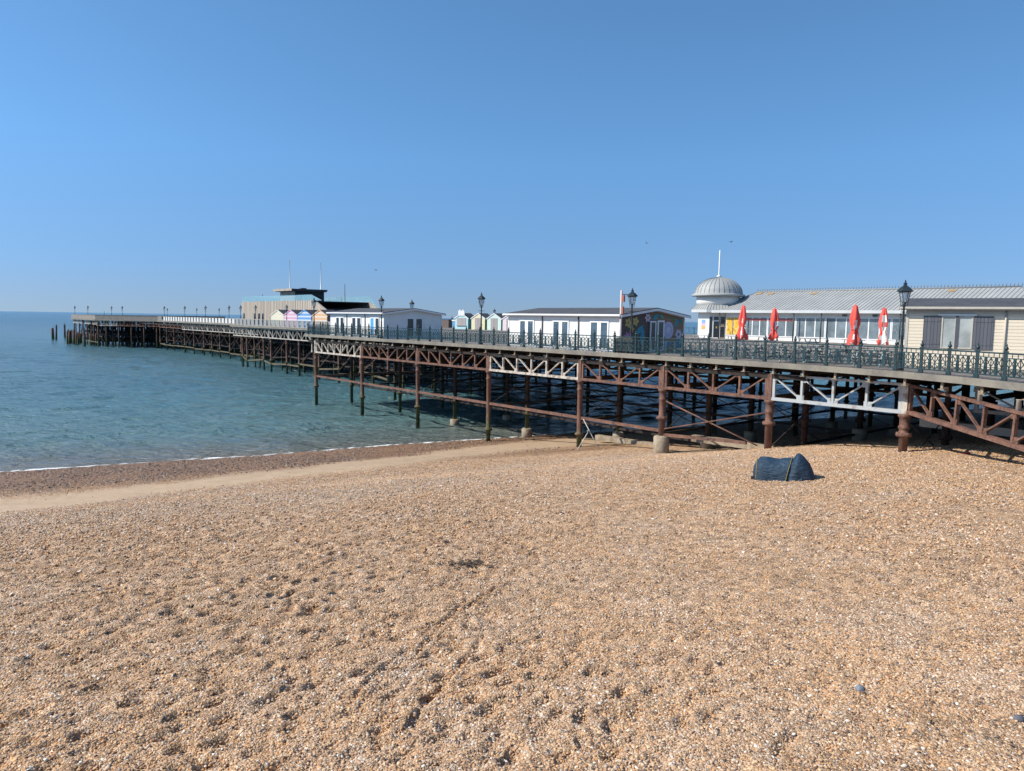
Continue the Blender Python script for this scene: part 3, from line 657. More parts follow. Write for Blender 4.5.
for a in front_a:
    tie((.5, a, 3.2), (30, a, 3.2), .11, .15, SHADED_RUST); rod((.5, a, 5.8), (6, a, 3.3), .03, SHADED_RUST); rod((6, a, 5.8), (.5, a, 3.3), .03, SHADED_RUST)
    tie((.5, a, BOT+.1), (60, a, BOT+.1), .2, .3, SHADED_RUST)
# stem and head framing
WHITEB = worn('bleached_white_girder_paint', (.44, .42, .38), (.17, .125, .10), .9, .8, .3, (.48, .64))
def lattice(bb, a0, a1, mat, lab, h=1.7, ztop=DZ-.36, step=1.75):
    n_ = max(2, int((a1-a0)/step)); L = (a1-a0)-.2; m = truss(L, n_, h=h, z=ztop-h, mat=mat, pattern=('/\\'*n_)[:n_], cw=.22)
    link('truss', m, pier, lab, loc=(bb, a0+.1, 0))
for a0, a1 in ((.6, 9), (9, 17), (17, 25), (25, 33), (33, 42), (42, 51), (51, 60), (60, 69.5)):
    lattice(15.6, a0, a1, WHITEB, 'white lattice girder bay under the boarded deck edge')
for a0, a1 in ((70.5, 82), (82, 94), (94, 106), (106, 118), (118, 127)):
    lattice(21.9, a0, a1, WHITEB, 'white lattice girder bay under the boarded deck edge')
for a0, a1 in ((127, 138), (138, 149.6)): lattice(21.9, a0, a1, RUST, 'rusty lattice girder bay far out on the pier', h=1.5)
for k, mt in ((0, RUST), (1, RUST), (2, WHITEB)):
    dv = Vector((8.95-21.9, 168-150))/3; L_ = dv.length; q = Vector((21.9, 150))+dv*k
    link('truss', truss(L_-.2, 8, h=1.4, z=DZ-1.75, mat=mt, pattern='/\\/\\/\\/\\', cw=.22), pier, 'girder bay on the slanting edge of the pier head', loc=(q.x, q.y, 0), rot=(0, 0, math.atan2(-dv.x, dv.y)))
for a0, a1, mt in ((168.5, 174, WHITEB), (174, 177, SHADED_RUST), (177, 186, GREYPAINT), (186, 190, SHADED_RUST), (190, 206, GREYPAINT)):
    lattice(9.1, a0, a1, mt, 'girder bay under the pier head', h=1.1)
sb = MB(); rb_ = random.Random(21)
for a in [8, 16, 23, 30, 37.7, 43, 50, 56, 62, 67, 75, 83, 90, 97, 103, 109, 117, 125, 135, 142, 149, 160, 168, 176]:
    bs = [b for b in (18.6, 22, 26, 31, 37, 44, 52, 60) if b > (16 if a < 70 else 22)]
    for b0, b1 in zip(bs, bs[1:]):
        for z in (1.9, 4.2): sb.bar((b0, a, z), (b1, a, z+rb_.uniform(-.2, .2)), .16, .24)
        sb.bar((b0, a, 6.6), (b1, a, 2.2), .1, .12); sb.bar((b1, a+.2, 6.6), (b0, a+.2, 2.2), .1, .12)
for b in (18.6, 23.5, 28, 34, 44):
    for k in range(22):
        a = 4+k*7.6
        if b < 22 and a > 62: continue
        if a > 160: continue
        sb.bar((b, a, 2.6), (b, a+7.6, 2.6+rb_.uniform(-.4, .4)), .14, .24); sb.bar((b, a, 5.2), (b, a+7.6, 5.2), .14, .2); sb.bar((b, a, 6.8), (b, a+7.6, 2.6), .1, .12); sb.bar((b, a+7.6, 6.8), (b, a, 2.6), .1, .12)
        sb.box((b-.1, a, DZ-1.6), (b+.1, a+7.6, DZ-.9))
for k in range(10):
    a = 158+k*5.0; bs = [b for b in (10.5, 14, 18, 23, 29, 37, 46, 56) if b > 21.5-13*(a-150)/18]
    for b0, b1 in zip(bs, bs[1:]):
        for z in (1.6, 4.0): sb.bar((b0, a, z), (b1, a, z), .2, .3)
        sb.bar((b0, a, 6.6), (b1, a, 1.6), .12, .14); sb.bar((b1, a+.3, 6.6), (b0, a+.3, 1.6), .12, .14)
    for b in bs[:6]:
        if a < 200: sb.bar((b, a, 3.0), (b, a+5, 3.2), .18, .3); sb.bar((b, a, 6.6), (b, a+5, 1.6), .12, .14); sb.bar((b, a+5, 6.6), (b, a, 1.6), .12, .14); sb.tube((b+1.5, a+2.2, -2), (b+1.6, a+2.2, DZ-.3), .22, n=7)
for k in range(18):
    a = -3-k*3.7
    for b in (9.4, 15.4, 27.4): sb.bar((b, a, BOT+.3), (b+6, a, BOT+1.4), .09, .11); sb.bar((b+6, a, BOT+.3), (b, a, BOT+1.4), .09, .11)
o = sb.build('bracing', SHADED_RUST, pier); o['kind'] = 'stuff'
YTIE = worn('weedy_tie_timber', (.13, .11, .06), (.07, .055, .04), 1.2, .9, .4)
for bb, aa in ((15.6, stem_front), (21.9, [70]+stem2)):
    for a0, a1 in zip(aa, aa[1:]):
        tie((bb, a0, 1.5+random.uniform(-.15, .15) if bb > 20 else 1.8+random.uniform(-.5, .5)), (bb, a1, 1.5+random.uniform(-.15, .15) if bb > 20 else 1.8+random.uniform(-.5, .5)), .16, .26, YTIE)
        if random.random() < .8: rod((bb, a0, 6.2), (bb, a1, 1.9), .06, RUST)
        tie((bb+5.5, a0, 3.0), (bb+5.5, a1, 3.0), .14, .2, SHADED_RUST)
        rod((bb+5.5, a0, 6.5), (bb+5.5, a1, 2.2), .05, SHADED_RUST); rod((bb+5.5, a1, 6.5), (bb+5.5, a0, 2.2), .05, SHADED_RUST)
for a0, a1 in zip(head, head[1:]):
    if a0 < 180: tie((9.2, a0, 1.4), (9.2, a1, 1.4), .16, .26, YTIE)
for b0, b1 in ((.6, 6), (6, 11), (11, 15.2)):
    tie((b0, -.6, 3.3), (b1, -.6, 3.3), .13, .2, RUST); rod((b0, -.6, 6), (b1, -.6, 3.4), .035, RUST)
    lnk = link('truss', truss(b1-b0, 4, mat=WHITEPAINT), pier, 'white painted truss on the seaward end of the near deck', loc=(b1, -.1, 0), rot=(0, 0, math.pi/2))

# ------------------------------------------------------------------ railing round the near deck
railing = thing('pier_railing', 'dark green cast iron railing along the near deck edge, lattice panels and finialled posts', 'railing', (P0.x, P0.y, DZ), TH)
rl = [Vector(q) for q in offset_line(east[2:11], -.12)]
seg = [(rl[i+1]-rl[i]).length for i in range(len(rl)-1)]; tot = sum(seg)
def along(t):
    for i, sg in enumerate(seg):
        if t <= sg or i == len(seg)-1: return rl[i]+(rl[i+1]-rl[i])*(t/sg)
        t -= sg
m = MB(); m.box((-.055, -.055, .05), (.055, .055, 1.24)); m.box((-.085, -.085, .05), (.085, .085, .22)); m.box((-.075, -.075, 1.16), (.075, .075, 1.22))
m.lathe([(.03, 1.24), (.075, 1.29), (.085, 1.33), (.05, 1.40), (.02, 1.42), (.045, 1.45), (.03, 1.50), (.004, 1.53)], n=8)
postm = m.mesh('post', GREEN)
PL = 1.85
m = MB()
m.box((-.03, 0, 1.10), (.03, PL, 1.16)); m.box((-.022, 0, .20), (.022, PL, .25)); m.box((-.02, 0, .93), (.02, PL, .965)); m.box((-.02, 0, .52), (.02, PL, .55))
for k in range(5):                              # diamond lattice
    y0 = .06+k*(PL-.12)/5; y1 = y0+(PL-.12)/5; ym = (y0+y1)/2
    for za, zb in ((.25, .52), (.55, .93)):
        zm = (za+zb)/2
        for p, q in (((0, y0, zm), (0, ym, zb)), ((0, ym, zb), (0, y1, zm)), ((0, y0, zm), (0, ym, za)), ((0, ym, za), (0, y1, zm))): m.bar(p, q, .02, .03, up=(1, 0, 0))
    if k in (1, 3): m.prism([(ym-.05, .25), (ym+.05, .25), (ym+.1, .5), (ym+.05, .8), (ym+.09, .93), (ym-.09, .93), (ym-.05, .8), (ym-.1, .5)], -.02, .02, 'yz')
    else: m.box((-.014, ym-.014, .25), (.014, ym+.014, .93))
    m.box((-.012, y1-.012, .93), (.012, y1+.012, 1.10))
panelm = m.mesh('lattice_panel', GREEN)
bend = sum(seg[:4])                                # the posts stand closer together round the landward curve
n1 = round(bend/1.45); n2 = round((tot-bend)/PL); stops = [bend*k/n1 for k in range(n1)]+[bend+(tot-bend)*k/n2 for k in range(n2+1)]; npost = len(stops)-1
for k in range(npost+1):
    p = along(stops[k]); link('post', postm, railing, loc=(p.x, p.y, 0))
    if k < npost:
        q = along(stops[k+1]); dd = q-p
        o = link('lattice_panel', panelm, railing, loc=(p.x, p.y, 0), rot=(0, 0, math.atan2(-dd.x, dd.y))); o.scale = (1, dd.length/PL, 1)

# ------------------------------------------------------------------ boarded fences on the outer pier
BOARDGREY = worn('grey_white_painted_board', (.29, .305, .305), (.22, .23, .23), .7, .7, .1); BOARDWHITE = worn('white_painted_board', (.66, .66, .63), (.55, .54, .51), .7, .7, .1)
BOARDBROWN = worn('weathered_brown_grey_board', (.25, .222, .195), (.17, .15, .13), .9, .85, .2)
RAILW = worn('bleached_rail', (.36, .34, .31), (.27, .25, .23), 1, .8, .1)
def boarded(name, label, b, a0, a1, period, bw, mat, h=1.25):
    f = thing(name, label, 'fence', PW(b, a0), TH)
    m = MB(); L = a1-a0
    m.box((-.05, 0, .1), (.05, L, .2)); m.box((-.06, 0, h), (.06, L, h+.07)); m.build('rail', RAILW, f)
    m = MB(); m.box((-.04, 0, .2), (.04, bw, h)); bm_ = m.mesh('board_panel', mat)
    m = MB(); gp = period-bw
    for k in range(4): m.box((-.012, gp*(k+.5)/4-.015, .2), (.012, gp*(k+.5)/4+.015, h))
    gm = m.mesh('infill_bars', BLACKPAINT)
    for k in range(int(L/period)):
        link('board_panel', bm_, f, loc=(0, k*period, 0)); link('infill_bars', gm, f, loc=(0, k*period+bw, 0))
    return f
boarded('boarded_fence', 'grey boarded fence with open gaps, on the deck edge in front of the pastel huts', 15.5, .6, 69.8, 2.05, 1.25, BOARDGREY)
boarded('boarded_fence', 'white boarded fence with evenly spaced gaps, on the outer deck edge beyond the wooden pavilion', 21.8, 70.3, 146, 2.35, 1.45, BOARDWHITE)
f = thing('boarded_parapet', 'plain brown grey boarded parapet along the far pier head', 'fence', PW(0, 0), TH)
pp = [(21.8, 146.2), (21.65, 150), (8.75, 168), (8.75, 206.7), (60, 206.8)]
m = MB(); strip(pp, 0, .07, .1, 1.3, m); m.build('board_panel', BOARDBROWN, f)
m = MB(); strip(pp, -.06, .13, 1.303, 1.38, m); m.build('rail', RAILW, f)
# ------------------------------------------------------------------ timber piles off the head
def pile(b, a, h, r, tilt, lab):
    x, y, _ = PW(b, a); m = MB()
    m.lathe([(r, -3.5), (r*.98, h*.5), (r*.92, h-.35), (r*.7, h-.05), (r*.3, h+.05)], n=8)
    o = m.build('timber_pile', PILE); o.location = (x, y, 0); o.rotation_euler = tilt
    tag(o, lab, 'pile', 'broken timber piles around the pier head')
pile(7.6, 239.4, 4.3, .5, (.0, -.03, 0), 'stout dark pile, the thickest one, farthest out in open water')
pile(8.4, 237.5, 5.5, .32, (0, .03, 0), 'tall thin pile leaning against the stout pile farthest out')
pile(8.0, 235.5, 4.0, .3, (.0, .05, 0), 'lower pile on the pier side of the stout far pile')
pile(14.1, 257.1, 5.5, .38, (0, 0, 0), 'single pile standing alone in open water between pier head and far piles')
pl_ = [(10.5, 204.5), (10.8, 200.5), (9.6, 196), (10.3, 191), (11, 186.5), (10, 180), (10.6, 175), (8.0, 206.5), (8.4, 205.5), (7.9, 204), (8.2, 202.6), (7.8, 200), (7, 197), (7.5, 194.5), (6.2, 193.2), (5.2, 190.5), (6.6, 188), (7.3, 184.5), (6.2, 181.5), (7.6, 177), (7.2, 174), (6.8, 171.5)]
for k, (b, a) in enumerate(pl_):
    pile(b-.5, a, random.uniform(3.0, 4.9), random.uniform(.22, .36), (random.uniform(-.05, .05), random.uniform(-.06, .06), 0), 'broken weathered pile in the ragged row under the far pier head')

# ------------------------------------------------------------------ cabins
def gable_wall(Wd, L, eave, apex, m):
    """closed walls: Wd across (x), L along (y); gables at both y ends"""
    pts = [(0, 0), (Wd, 0), (Wd, eave), (Wd/2, apex), (0, eave)]
    m.prism(pts, 0, L, 'xz')
def roof(Wd, L, eave, apex, ov, th, m):
    s = (apex-eave)/(Wd/2); e = eave-ov*s
    pts = [(-ov, e+.03), (Wd/2, apex+.03), (Wd+ov, e+.03), (Wd+ov, e+.03+th), (Wd/2, apex+.03+th), (-ov, e+.03+th)]
    m.prism(pts, -ov, L+ov, 'xz')
def window(parent, face, u0, u1, z0, z1, frame, glass, npane=1, fr=.07, gap=None, name='window', Wd=0, lab=None):
    """face 'x': on the x=0 wall looking to -x, u runs along y; face 'y': on the y=0 wall looking to -y, u runs along x"""
    m = MB(); g = MB()
    def bx(mm, ua, ub, za, zb, d0, d1):
        if face == 'x': mm.box((-d1, ua, za), (-d0, ub, zb))
        else: mm.box((ua, -d1, za), (ub, -d0, zb))
    bx(m, u0, u0+fr, z0, z1, .0, .06); bx(m, u1-fr, u1, z0, z1, .0, .06)
    bx(m, u0+fr, u1-fr, z0, z0+fr, .0, .06); bx(m, u0+fr, u1-fr, z1-fr, z1, .0, .06)
    w = (u1-u0-2*fr); mul = fr if gap is None else gap
    pw = (w-(npane-1)*mul)/npane
    for k in range(npane):
        a = u0+fr+k*(pw+mul)
        if k: bx(m, a-mul, a, z0+fr, z1-fr, .0, .06)
        bx(g, a, a+pw, z0+fr, z1-fr, .008, .028)
    f = m.build(name, frame, parent, lab); g.build('pane', glass, f); return f

def cabin(label, b, a, L=12.0, Wd=7.0, walls=WHITE, rz=0.0, trim=TRIM, wins=(), pipes=(), group='white cabins on the near pier deck', eave=2.55, apex=3.02, roofm=ROOFDARK):
    t = thing('beach_cabin', label, 'cabin', PW(b, a), TH+rz, group)
    m = MB(); gable_wall(Wd, L, eave, apex, m); m.build('wall', walls, t)
    m = MB(); roof(Wd, L, eave, apex, .32, .09, m); r_ = m.build('roof', roofm, t)
    m = MB(); m.box((-.36, -.3, eave-.11), (-.30, L+.3, eave+.06)); m.box((-.44, -.28, eave-.05), (-.37, L+.28, eave+.04)); m.build('gutter', trim, r_)
    s = (apex-eave)/(Wd/2); e = eave-.32*s
    for y0, y1 in ((-.36, -.324), (L+.324, L+.36)):
        m = MB(); m.prism([(-.32, e-.1), (Wd/2, apex-.1), (Wd+.32, e-.1), (Wd+.32, e+.06), (Wd/2, apex+.06), (-.32, e+.06)], y0, y1, 'xz'); m.build('bargeboard', trim, r_)
    for q in ((-.025, .12, -.025, -.003), (-.025, -.003, L-.12, L+.02), (Wd-.12, Wd+.02, -.025, -.003)):
        m = MB(); m.box((q[0], q[2], 0), (q[1], q[3], eave-.15))
        if q[0] < 0 and q[2] < 0: m.box((-.025, -.003, 0), (-.003, .12, eave-.15))
        m.build('corner_trim', trim, t)
    for y in pipes:
        m = MB(); m.tube((-.06, y, .05), (-.06, y, eave-.1), .045, n=8); m.build('downpipe', GREYFRAME if trim is TRIM else trim, t)
    m = MB(); m.box((-.03, .13, eave-.32), (-.004, L-.13, eave-.14)); m.build('soffit_board', trim, t)  # plain board in the trim colour below the eave
    return t
# first white cabin, seaward
a0 = -16.3
k1 = cabin('white cabin with a bright blue blind, at the seaward end of the near deck', 1.0, a0, pipes=(-12.4-a0, -8.3-a0))
for y0, y1, gl in ((-7.6, -5.7, GLASS), (-11.5, -9.5, GLASS), (-15.4, -13.5, GLASS)):
    f = window(k1, 'x', y0-a0, y1-a0, .15, 2.12, TRIM, gl, 2, .10, .38, 'french_window')
m = MB(); m.box((-.05, -14.45-a0, .3), (-.03, -13.62-a0, 2.0)); m.build('blue_blind', flat('bright_blue_blind', (.06, .36, .72)), k1, 'bright blue blind in the nearest window')
window(k1, 'y', 2.6, 4.6, .1, 2.15, TRIM, GLASS, 2, .12, .35, 'french_window')
# second white cabin with the mural gable
a0 = -48.1
k2 = cabin('white cabin with a colourful flower mural on its dark landward gable, under a dark roof', 1.0, a0, pipes=(-40.2-a0, -44.1-a0))
for y0, y1 in ((-39.25, -37.5), (-43.1, -41.35), (-47.05, -45.25)):
    window(k2, 'x', y0-a0, y1-a0, .2, 2.15, TRIM, BLUEGLASS, 2, .12, .36, 'french_window')
MURALB = planks('dark_mural_boards', (.12, .085, .07), 2, .22, .5, .6, .7, .25); MURALT = planks('brown_mural_boards', (.27, .18, .11), 2, .22, .5, .6, .7, .2)
s_g = (3.02-2.55)/3.5
m = MB(); m.prism([(.14, .02), (3.0, .02), (3.0, 2.55+3.0*s_g-.12), (.14, 2.44)], -.03, -.004, 'xz'); m.build('mural_board', MURALB, k2, 'dark painted half of the mural wall')
m = MB(); m.prism([(3.0, .02), (6.86, .02), (6.86, 2.44), (3.5, 2.9), (3.0, 2.84)], -.03, -.004, 'xz'); m.build('mural_board', MURALT, k2, 'brown painted half of the mural wall')
def mural(pts, col, nm, lay=0): m = MB(); m.prism(pts, -.034-.004*lay-.003, -.0302-.004*lay, 'xz'); m.build(nm, flat('mural_paint', col, .6), k2)
def flower(cx, cz, r, col, n=6, cen=None, dpt=.42, lay=0):
    mural([(cx+r*(1-dpt*(.5-.5*math.cos(n*t)))*math.cos(t), cz+r*(1-dpt*(.5-.5*math.cos(n*t)))*math.sin(t)) for t in np.linspace(0, 2*math.pi, 49)[:-1]], col, 'painted_flower', lay)
    if cen: mural([(cx+r*.3*math.cos(t), cz+r*.3*math.sin(t)) for t in np.linspace(0, 2*math.pi, 17)[:-1]], cen, 'painted_flower', lay+1)
def disc(cx, cz, rx, rz_, col, nm='painted_disc', lay=0): mural([(cx+rx*math.cos(t), cz+rz_*math.sin(t)) for t in np.linspace(0, 2*math.pi, 33)[:-1]], col, nm, lay)
def leaf(cx, cz, L, w, ang_, col, lay=0):
    pts = [(t*L-.5*L, w*math.sin(math.pi*t)) for t in np.linspace(0, 1, 9)]+[(t*L-.5*L, -w*math.sin(math.pi*t)) for t in np.linspace(1, 0, 9)[1:-1]]
    mural([(cx+x*math.cos(ang_)-z*math.sin(ang_), cz+x*math.sin(ang_)+z*math.cos(ang_)) for x, z in pts], col, 'painted_leaf', lay)
YEL, PNK, TEAL, LAV, GRN, ORG = (.55, .44, .12), (.50, .22, .36), (.03, .28, .36), (.55, .52, .66), (.10, .22, .10), (.5, .22, .06)
flower(.75, 2.05, .36, YEL, 5, (.35, .2, .05)); flower(1.5, 2.15, .34, YEL, 5, (.4, .26, .06), lay=2); flower(1.1, 1.62, .26, YEL, 5, lay=4)
flower(.68, 1.05, .42, PNK, 7, (.6, .4, .5), lay=0); flower(.5, .5, .26, (.45, .42, .5), 6, lay=2)
leaf(1.95, 1.55, 1.0, .2, .7, TEAL); leaf(2.25, 1.1, 1.3, .22, 1.45, TEAL, 2); leaf(1.6, .95, .8, .15, .9, GRN, 4); leaf(1.35, .55, .7, .12, 1.9, GRN, 6)
flower(2.75, 2.42, .34, LAV, 6, ORG, lay=8); leaf(3.6, 2.5, .8, .16, .5, TEAL, 8); leaf(4.25, 2.52, .55, .12, -.4, (.06, .36, .30), 10)
disc(5.1, 1.55, .58, .62, LAV); disc(5.1, 1.55, .42, .46, (.42, .45, .60), lay=1); disc(5.1, 1.55, .22, .24, (.62, .60, .70), lay=2)
flower(6.3, 1.25, .40, LAV, 6, (.25, .12, .06), .3); leaf(6.0, 2.05, .8, .16, 1.0, TEAL); leaf(6.45, 2.25, .6, .12, -.5, (.03, .20, .24), 2); leaf(5.55, 2.35, .6, .12, -.3, GRN)
leaf(5.0, .55, 1.1, .25, .2, (.05, .22, .42)); leaf(6.1, .5, 1.0, .25, -.3, (.04, .20, .40), 2); leaf(4.6, .35, .8, .18, .9, TEAL, 4); leaf(6.5, .75, .6, .18, 1.2, (.07, .35, .45), 4)
t_ = window(k2, 'y', 2.95, 3.6, .05, 2.2, TRIM, GLASS, 1, .1, None, 'french_window')
window(k2, 'y', 3.75, 4.5, .05, 2.25, TRIM, GLASS, 1, .12, None, 'french_window')
for f in k2.children:
    if f.name.startswith('french_window') and f.bound_box[0][1] < 0.0 and abs(f.bound_box[0][0]) > 1: f.location.y = -.10
# cream cabin nearest the shore
k3 = cabin('cream clapboard cabin with charcoal shutters, at the right-hand end behind the railing', 5.2, -64.9, 12.4, 6.5, CREAMCLAD, R(15.3), CREAMTRIM, (), (12.4-4.5,), 'cabins on the near pier deck', 3.12, 3.62)
k3.location = (21.3+.82*12.4, 40.2-.57*12.4, DZ)
for tt in (0, 4.62):
    yb = 12.4-tt
    window(k3, 'x', yb-3.1, yb-1.68, 1.0, 2.72, CREAMTRIM, PALEGLASS, 2, .07, .18, 'window'); m = MB(); m.box((-.10, yb-3.25, 2.725), (-.004, yb-1.5, 2.80)); m.build('window_head', TRIM, k3); m = MB(); m.box((-.078, yb-2.46, 1.0), (-.0605, yb-2.32, 2.72)); m.build('mullion', GREYFRAME, k3)
    for y0, y1 in ((yb-1.64, yb-.84), (yb-3.98, yb-3.14)):
        m = MB(); m.box((-.07, y0, 1.0), (-.006, y1, 2.70)); m.box((-.085, y0+.03, 1.2), (-.0705, y1-.03, 1.3)); m.box((-.085, y0+.03, 2.4), (-.0705, y1-.03, 2.5))
        m.build('shutter', SHUTTERY, k3)
window(k3, 'y', 1.5, 4.2, .1, 2.5, GREYFRAME, GLASS, 2, .1, .1)

# ------------------------------------------------------------------ dome and cafe hall
cafe = thing('cafe_hall', 'long low cafe hall with zinc roof, glazed front and round domed turret', 'cafe', PW(48, -23), TH)
# local: x inland from the front, y seaward (negative = towards the shore)
HL, HD, EV, RG = 36.4, 12.0, 3.55, 6.35
m = MB(); m.box((.0, -HL, 0), (.16, -1.4, .45)); m.box((0, -HL, 2.95), (.16, -1.4, EV-.1)); m.box((.17, -1.56, 0), (2.2, -1.4, EV-.1)); m.box((HD-.2, -HL, 0), (HD, 0, EV)); m.box((0, -HL-.2, 0), (HD, -HL-.002, EV)); m.build('wall', PALECAFE, cafe)
m = MB(); m.box((.35, -HL+.2, .02), (HD-.3, -.2, .08)); m.build('floor_slab', CONC, cafe)
o_ = .9; z0 = EV+.12; rx = HD/2
m = MB()
A_ = (-o_, -HL-o_, z0); B_ = (HD+o_, -HL-o_, z0); C_ = (HD+o_, 1.2, z0); D_ = (-o_, 1.2, z0); E_ = (rx, -HL+3.2, RG); F_ = (rx, -2.2, RG)
m.add([A_, B_, C_, D_, E_, F_], [(3, 0, 4, 5), (0, 1, 4), (1, 2, 5, 4), (2, 3, 5), (0, 3, 2, 1)])
rf = m.build('roof', ZINC, cafe)
m = MB(); nseam = 84
for k in range(nseam+1):
    y = 1.2-(HL+2.1)*k/nseam
    # seams run up the slope from eave to ridge or hip
    if y > F_[1]: t = (1.2-y)/(1.2-F_[1])
    elif y < E_[1]: t = (y+HL+o_)/(E_[1]+HL+o_)
    else: t = 1
    t = max(.02, min(1, t)); m.bar((-o_, y, z0+.015), (-o_+(rx+o_)*t, y, z0+(RG-z0)*t+.015), .05, .045)
m.build('seams', SEAM, rf)
m = MB(); m.tube((rx, E_[1], RG+.06), (rx, F_[1], RG+.06), .09, n=8); m.bar(D_, F_, .14, .1); m.bar(A_, E_, .14, .1); m.build('ridge_cap', SEAM, rf)
m = MB()
for k in range(88):
    y = F_[1]+(E_[1]-F_[1])*k/87; m.lathe([(.045, 0), (.03, .14), (.075, .2), (.03, .28), (.005, .34)], (rx, y, RG+.12), n=6)
m.build('ridge_cresting', SEAM, rf)
m = MB()
for y, zt in ((F_[1]-.5, .0), (F_[1]-8.5, .35), (F_[1]-24.5, .2), (F_[1]-2.3, .2)):
    m.add([(rx-.25-zt, y-.6, RG-.02-.41*zt*1.0), (rx-.25-zt, y+.5, RG-.02-.41*zt), (rx-1.1-zt, y+.1, RG-.40-.41*zt), (rx-.9-zt, y-.5, RG-.30-.41*zt)], [(0, 1, 2, 3)])
    for q in range(4): m.v[-1-q] = (m.v[-1-q][0], m.v[-1-q][1], z0+(RG-z0)*(m.v[-1-q][0]+o_)/(rx+o_)+.05)
m.build('lichen_patch', LICHEN, rf)
m = MB(); m.box((-o_-.1, -HL-o_, EV-.12), (-o_+.02, .2, EV+.22)); m.box((-o_+.03, -HL-o_, EV-.1), (-.01, .2, EV-.04)); m.build('fascia', FASCIAGREY, cafe)
m = MB()                                          # glazed vent gablet at the landward end of the ridge
m.prism([(rx-1.1, RG-1.0), (rx+1.1, RG-1.0), (rx, RG+.35)], E_[1]-1.5, E_[1]-.3, 'xz'); m.build('vent_gablet', ROOFDARK, cafe)
# glazing bays; the seaward bays carry food pictures
bay = [(-.4, -1.9), (-1.95, -3.6), (-3.75, -5.4)]
POST = [0, -1.45, -4.3, -7.6, -11.4, -15.2, -19.0, -22.8, -26.6, -30.4, -33.4, -36.4]
for k, (ya, yb_) in enumerate(zip(POST[1:], POST[2:])):
    window(cafe, 'x', yb_+.02, ya-.02, .45, 2.95, TRIM, CAFEGLASS if k not in (0,) else GLASS, 3 if abs(ya-yb_) > 2.5 else 2, .1, .13, 'window')
    m = MB(); m.box((.5, yb_+.3, .3), (.62, ya-.3, 2.9)); m.build('inner_screen', (flat('pale_interior', (.42, .40, .36)) if k % 3 == 1 else GREYFRAME), cafe)
FOOD = NB('food_picture'); v = FOOD.obj(); FOOD.set(FOOD.ramp(FOOD.noise(v, 2.4, 4, .6), [(.30, (.10, .14, .03)), (.40, (.55, .30, .02)), (.52, (.75, .42, .03)), (.62, (.70, .55, .20)), (.72, (.45, .10, .03))], 'LINEAR'), .4); FOOD = FOOD.m
for y0, y1 in ((-1.6, -2.45), (-2.62, -4.1)):
    m = MB(); m.box((-.075, y1, .55), (-.062, y0, 2.85)); m.build('food_poster', FOOD, cafe)
m = MB(); m.box((-.075, -7.3, 2.45), (-.062, -3.85, 2.7)); m.box((-.075, -11.1, 2.45), (-.062, -7.8, 2.7)); m.build('red_window_strip', flat('faded_red_strip', (.45, .10, .09)), cafe)
DARKPOST = flat('dark_green_black_post', (.03, .04, .042), .5)
for y in (-.9, -4.4, -11.5, -15.0, -24.0, -31.5):
    m = MB(); m.tube((-o_+.15, y, 0), (-o_+.15, y, EV-.11), .075, n=8); m.build('verandah_post', DARKPOST, cafe)
for y in (-17.5, -21, -24.5, -28):
    m = MB(); m.box((-.22, y-.28, 3.08), (-.17, y+.28, 3.3)); m.build('wall_light', GREYFRAME, cafe)
# turret
tx, ty = 2.3, 1.55
TA = R(12.5)
def ring(r, n=8, a0=TA): return [(tx+r*math.cos(a0+2*math.pi*i/n), ty+r*math.sin(a0+2*math.pi*i/n)) for i in range(n)]
tur = None
m = MB(); m.prism(ring(2.75), 0, 3.46); tur = m.build('turret', PALECAFE, cafe)
m = MB(); m.prism(ring(3.75), 3.47, 3.85); m.build('fascia', FASCIAGREY, tur)
m = MB(); m.lathe([(3.75, 3.86), (2.95, 4.62)], (tx, ty, 0), 8, False, a0=TA); m.build('skirt_roof', ZINC, tur)
m = MB()
for i in range(8):
    a, b = ring(3.75)[i], ring(3.75)[(i+1) % 8]; c, d = ring(2.95)[i], ring(2.95)[(i+1) % 8]
    for t in np.linspace(0, 1, 8)[:-1]:
        m.bar((a[0]+(b[0]-a[0])*t, a[1]+(b[1]-a[1])*t, 3.89), (c[0]+(d[0]-c[0])*t, c[1]+(d[1]-c[1])*t, 4.65), .05, .06)
m.build('seams', SEAM, tur)
m = MB(); m.lathe([(2.9, 4.4), (2.9, 5.68)], (tx, ty, 0), 32); m.build('drum', PALECAFE, tur)
dome_pts = [(3.55, 5.68), (3.55, 5.94), (3.3, 6.0)]+[(3.2*math.cos(t), 6.0+2.3*math.sin(t)) for t in np.linspace(.05, math.pi/2-.12, 10)]+[(.36, 8.34), (.3, 8.42)]
m = MB(); m.lathe(dome_pts, (tx, ty, 0), 40); dm = m.build('dome', ZINC, tur)
m = MB()
for k in range(30):
    an = 2*math.pi*k/30; pv = None
    for t in np.linspace(.06, math.pi/2-.12, 8):
        q = (tx+3.22*math.cos(t)*math.cos(an), ty+3.22*math.cos(t)*math.sin(an), 6.0+2.32*math.sin(t))
        if pv: m.bar(pv, q, .06, .05)
        pv = q
m.build('seams', SEAM, dm)
m = MB(); m.lathe([(.32, 8.40), (.34, 8.5), (.12, 8.56), (.10, 8.7), (.085, 11.9), (.03, 12.0)], (tx, ty, 0), 10); m.build('finial_pole', TRIM, dm)
